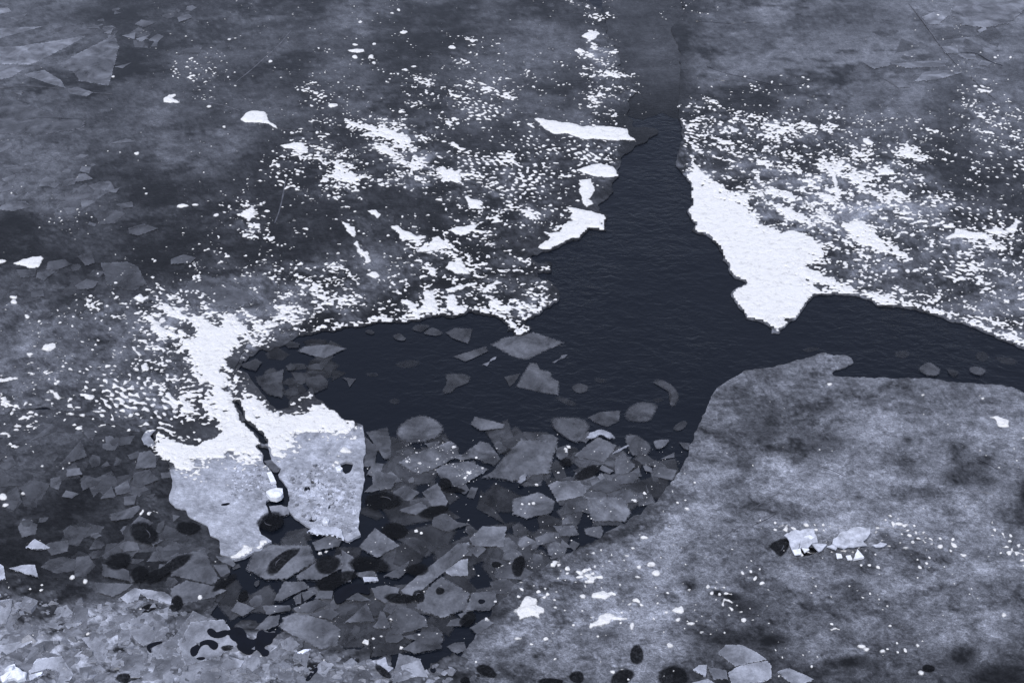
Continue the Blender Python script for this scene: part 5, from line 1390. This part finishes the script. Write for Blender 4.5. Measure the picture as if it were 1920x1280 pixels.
slab('ice_chunk', P([(1235, 940), (1265, 930), (1290, 950), (1275, 970), (1245, 970)], 320, 640, 4, 0.1), 0.10, 0.05, 0.6, 1, 0.05, 'small white lump on the right half of the floe', 'ice chunk', mat=M_WHITE, dome=0.03)
slab('snow_lump', P([(60, 1150), (110, 1135), (150, 1170), (200, 1200), (190, 1240), (130, 1260), (60, 1250), (20, 1275), (0, 1240), (60, 1200)], 0, 960, 4, 0.1), 0.10, 0.06, 0.6, 1, 0.05, 'crumbly white snow heap in the bottom left corner', 'snow lump', mat=M_WHITE, dome=0.07, jit=0.04)
arc = slab('snow_arc', P([(550, 730), (580, 690), (640, 668), (690, 668), (740, 690), (775, 725), (740, 735), (690, 705), (640, 705), (590, 735)], 960, 640, 4, 0.06), 0.085, 0.03, 0.45, 0.95, 0.5, 'white snow arc heaped on top of the diamond slab', 'snow arc', jit=0.03)
slab('slush_streak', P([(40, 1060), (70, 1010), (100, 980), (120, 1000), (100, 1045), (60, 1075)], 960, 640, 4, 0.06), 0.09, 0.02, 0.22, 0.9, 0.4, 'pale slush smear on the dark gap left of the six-sided slab', 'slush', jit=0.02)
slab('slush_streak', P([(750, 850), (800, 815), (870, 780), (880, 787), (810, 830)], 960, 640, 4, 0.06), 0.09, 0.02, 0.35, 0.9, 0.3, 'thin white slush line right of the diamond slab', 'slush', jit=0.01)
slab('slush_streak', P([(300, 155), (330, 140), (400, 95), (420, 95), (370, 130), (320, 160)], 960, 640, 4, 0.02), 0.012, 0.02, 0.25, 0.6, 0.7, 'faint slush streak on the water right of the stepped slab', 'slush', jit=0.02)
slab('slush_streak', P([(1055, 170), (1090, 185), (1130, 140), (1165, 108), (1120, 130), (1085, 165)], 640, 640, 4, 0.02), 0.012, 0.02, 0.25, 0.7, 0.6, 'faint slush curl on the water left of the diamond slab', 'slush', jit=0.02)

# smears of frazil slush drifting on the open water
for cx, cy, a, b, rot, lab in [
    (765, 682, 26, 7, -6, 'faint slush smear in the dark left part of the pool'), (740, 752, 11, 5, 0, 'small faint slush smear above the broad rounded slab'),
    (698, 702, 13, 4, 0, 'faint slush wisp near the fin-shaped slab'), (1062, 752, 22, 6, 18, 'faint slush wisp below the stepped slab'),
    (1126, 713, 11, 5, 5, 'tiny slush smear right of the small rounded slab'), (1234, 750, 10, 4, 0, 'tiny slush smear above the frayed pale slab'),
    (1692, 664, 14, 8, 0, 'faint round slush smear in the right arm of the channel'), (1842, 668, 12, 11, 0, 'faint slush smear near the right edge of the channel arm'),
    (1888, 676, 22, 7, 12, 'stretched faint slush smear at the right edge'), (1520, 655, 18, 4, -8, 'thin slush smear above the lobe of the milky sheet')]:
    slab('frazil_slush', P(ell(cx, cy, a, b, rot), z=0.006), 0.006, 0.004, 0.06, 0.55, 1.5, lab, 'slush', tilt=(0, 0), jit=0.03)

# ------------------------------------------------------------------ healed cracks running through the sheets (parts of the sheets)
def crack(pts, w, parent, z=0.0345, mat=M_LINE):
    pw = P(smooth_open(pts), z=z)
    vs, fs = [], []
    n = len(pw)
    for i in range(n):
        t = pw[min(i + 1, n - 1)] - pw[max(i - 1, 0)]
        nn = np.array([-t[1], t[0]]) / (np.hypot(*t) + 1e-9)
        ww = w * 0.62 * (0.5 + 0.5 * math.sin(math.pi * (i + 0.5) / n)) * random.uniform(0.7, 1.2)
        a, b = pw[i] - nn * ww, pw[i] + nn * ww
        vs += [(a[0], a[1], z - 0.004), (pw[i][0], pw[i][1], z + 0.0015), (b[0], b[1], z - 0.004)]
    for i in range(n - 1):
        k = i * 3
        fs += [(k, k + 3, k + 4, k + 1), (k + 1, k + 4, k + 5, k + 2)]
    return mesh_obj('open_crack' if mat is M_HOLE else 'healed_crack', vs, fs, mat, parent)

def smooth_open(p, it=2):
    p = [np.array(q, float) for q in p]
    for _ in range(it):
        o = [p[0]]
        for a, b in zip(p[:-1], p[1:]): o += [0.75 * a + 0.25 * b, 0.25 * a + 0.75 * b]
        o.append(p[-1]); p = o
    return np.array(p)

crack([(443, 153), (470, 132), (500, 105), (522, 86), (545, 58)], 0.03, oA)
crack([(535, 338), (531, 365), (524, 395), (515, 418)], 0.03, oA)
crack([(0, 165), (40, 161), (75, 162), (110, 166)], 0.02, oA, 0.052)
crack([(125, 168), (165, 173), (210, 176)], 0.015, oA, 0.052)
crack([(380, 190), (420, 197), (450, 208)], 0.03, oA)
crack([(520, 240), (560, 247), (620, 252)], 0.015, oA)
crack([(1705, 8), (1725, 32), (1742, 55), (1765, 88), (1795, 122)], 0.035, oC, 0.052)
crack([(1820, 142), (1840, 165), (1867, 186)], 0.03, oC, 0.052)
for pts, w in [([(1735, 888), (1742, 902), (1748, 916)], 0.012), ([(1640, 985), (1690, 992), (1740, 1003)], 0.014), ([(1515, 912), (1540, 920), (1562, 934), (1580, 938)], 0.012),
               ([(1650, 1203), (1680, 1197), (1710, 1201), (1735, 1208)], 0.03), ([(1790, 925), (1815, 918), (1850, 922), (1880, 935)], 0.012), ([(1395, 960), (1420, 948), (1448, 928), (1470, 922)], 0.012), ([(1350, 1010), (1372, 995), (1392, 985)], 0.02)]:
    crack(pts, w, oD)
DARK = M_HOLE
for pts, w in [([(1535, 873), (1560, 880), (1585, 893)], 0.012), ([(1830, 860), (1850, 868), (1872, 880)], 0.012), ([(1410, 985), (1440, 972), (1455, 962)], 0.010)]:
    crack(pts, w, oD, 0.0345, DARK)
crack([(1324, 124), (1345, 133), (1375, 141), (1405, 147), (1440, 157), (1460, 163), (1500, 158), (1525, 152)], 0.018, oC, 0.0345, DARK)
crack([(1305, 40), (1350, 43), (1375, 45)], 0.014, oC, 0.0345, DARK)
crack([(1395, 42), (1425, 44)], 0.014, oC, 0.0345, DARK)
crack([(1340, 150), (1365, 152)], 0.012, oC, 0.0345, DARK)
crack([(1800, 98), (1830, 98), (1855, 115), (1880, 123)], 0.03, oC, 0.052, DARK)

# look-alikes that share a wording: say which of the two or three it is
bylab = {}
for o in bpy.data.objects:
    if o.parent is None and o.get('label') and o.get('group'): bylab.setdefault(o['label'], []).append(o)
def mid_x(o):
    me = o.data
    co = np.empty(len(me.vertices) * 3, np.float32); me.vertices.foreach_get('co', co)
    c = co.reshape(-1, 3).mean(0)
    return (c[0] + o.location.x) / (c[1] + o.location.y)
for lab, os_ in bylab.items():
    if len(os_) in (2, 3):
        os_.sort(key=mid_x)
        for o, w in zip(os_, ('left-hand', 'right-hand') if len(os_) == 2 else ('left-hand', 'middle', 'right-hand')):
            if len(lab.split()) < 16: o['label'] = w + ' ' + lab

print('slabs', slab_n[0], 'patches', len(keep), 'objects', len(bpy.data.objects))
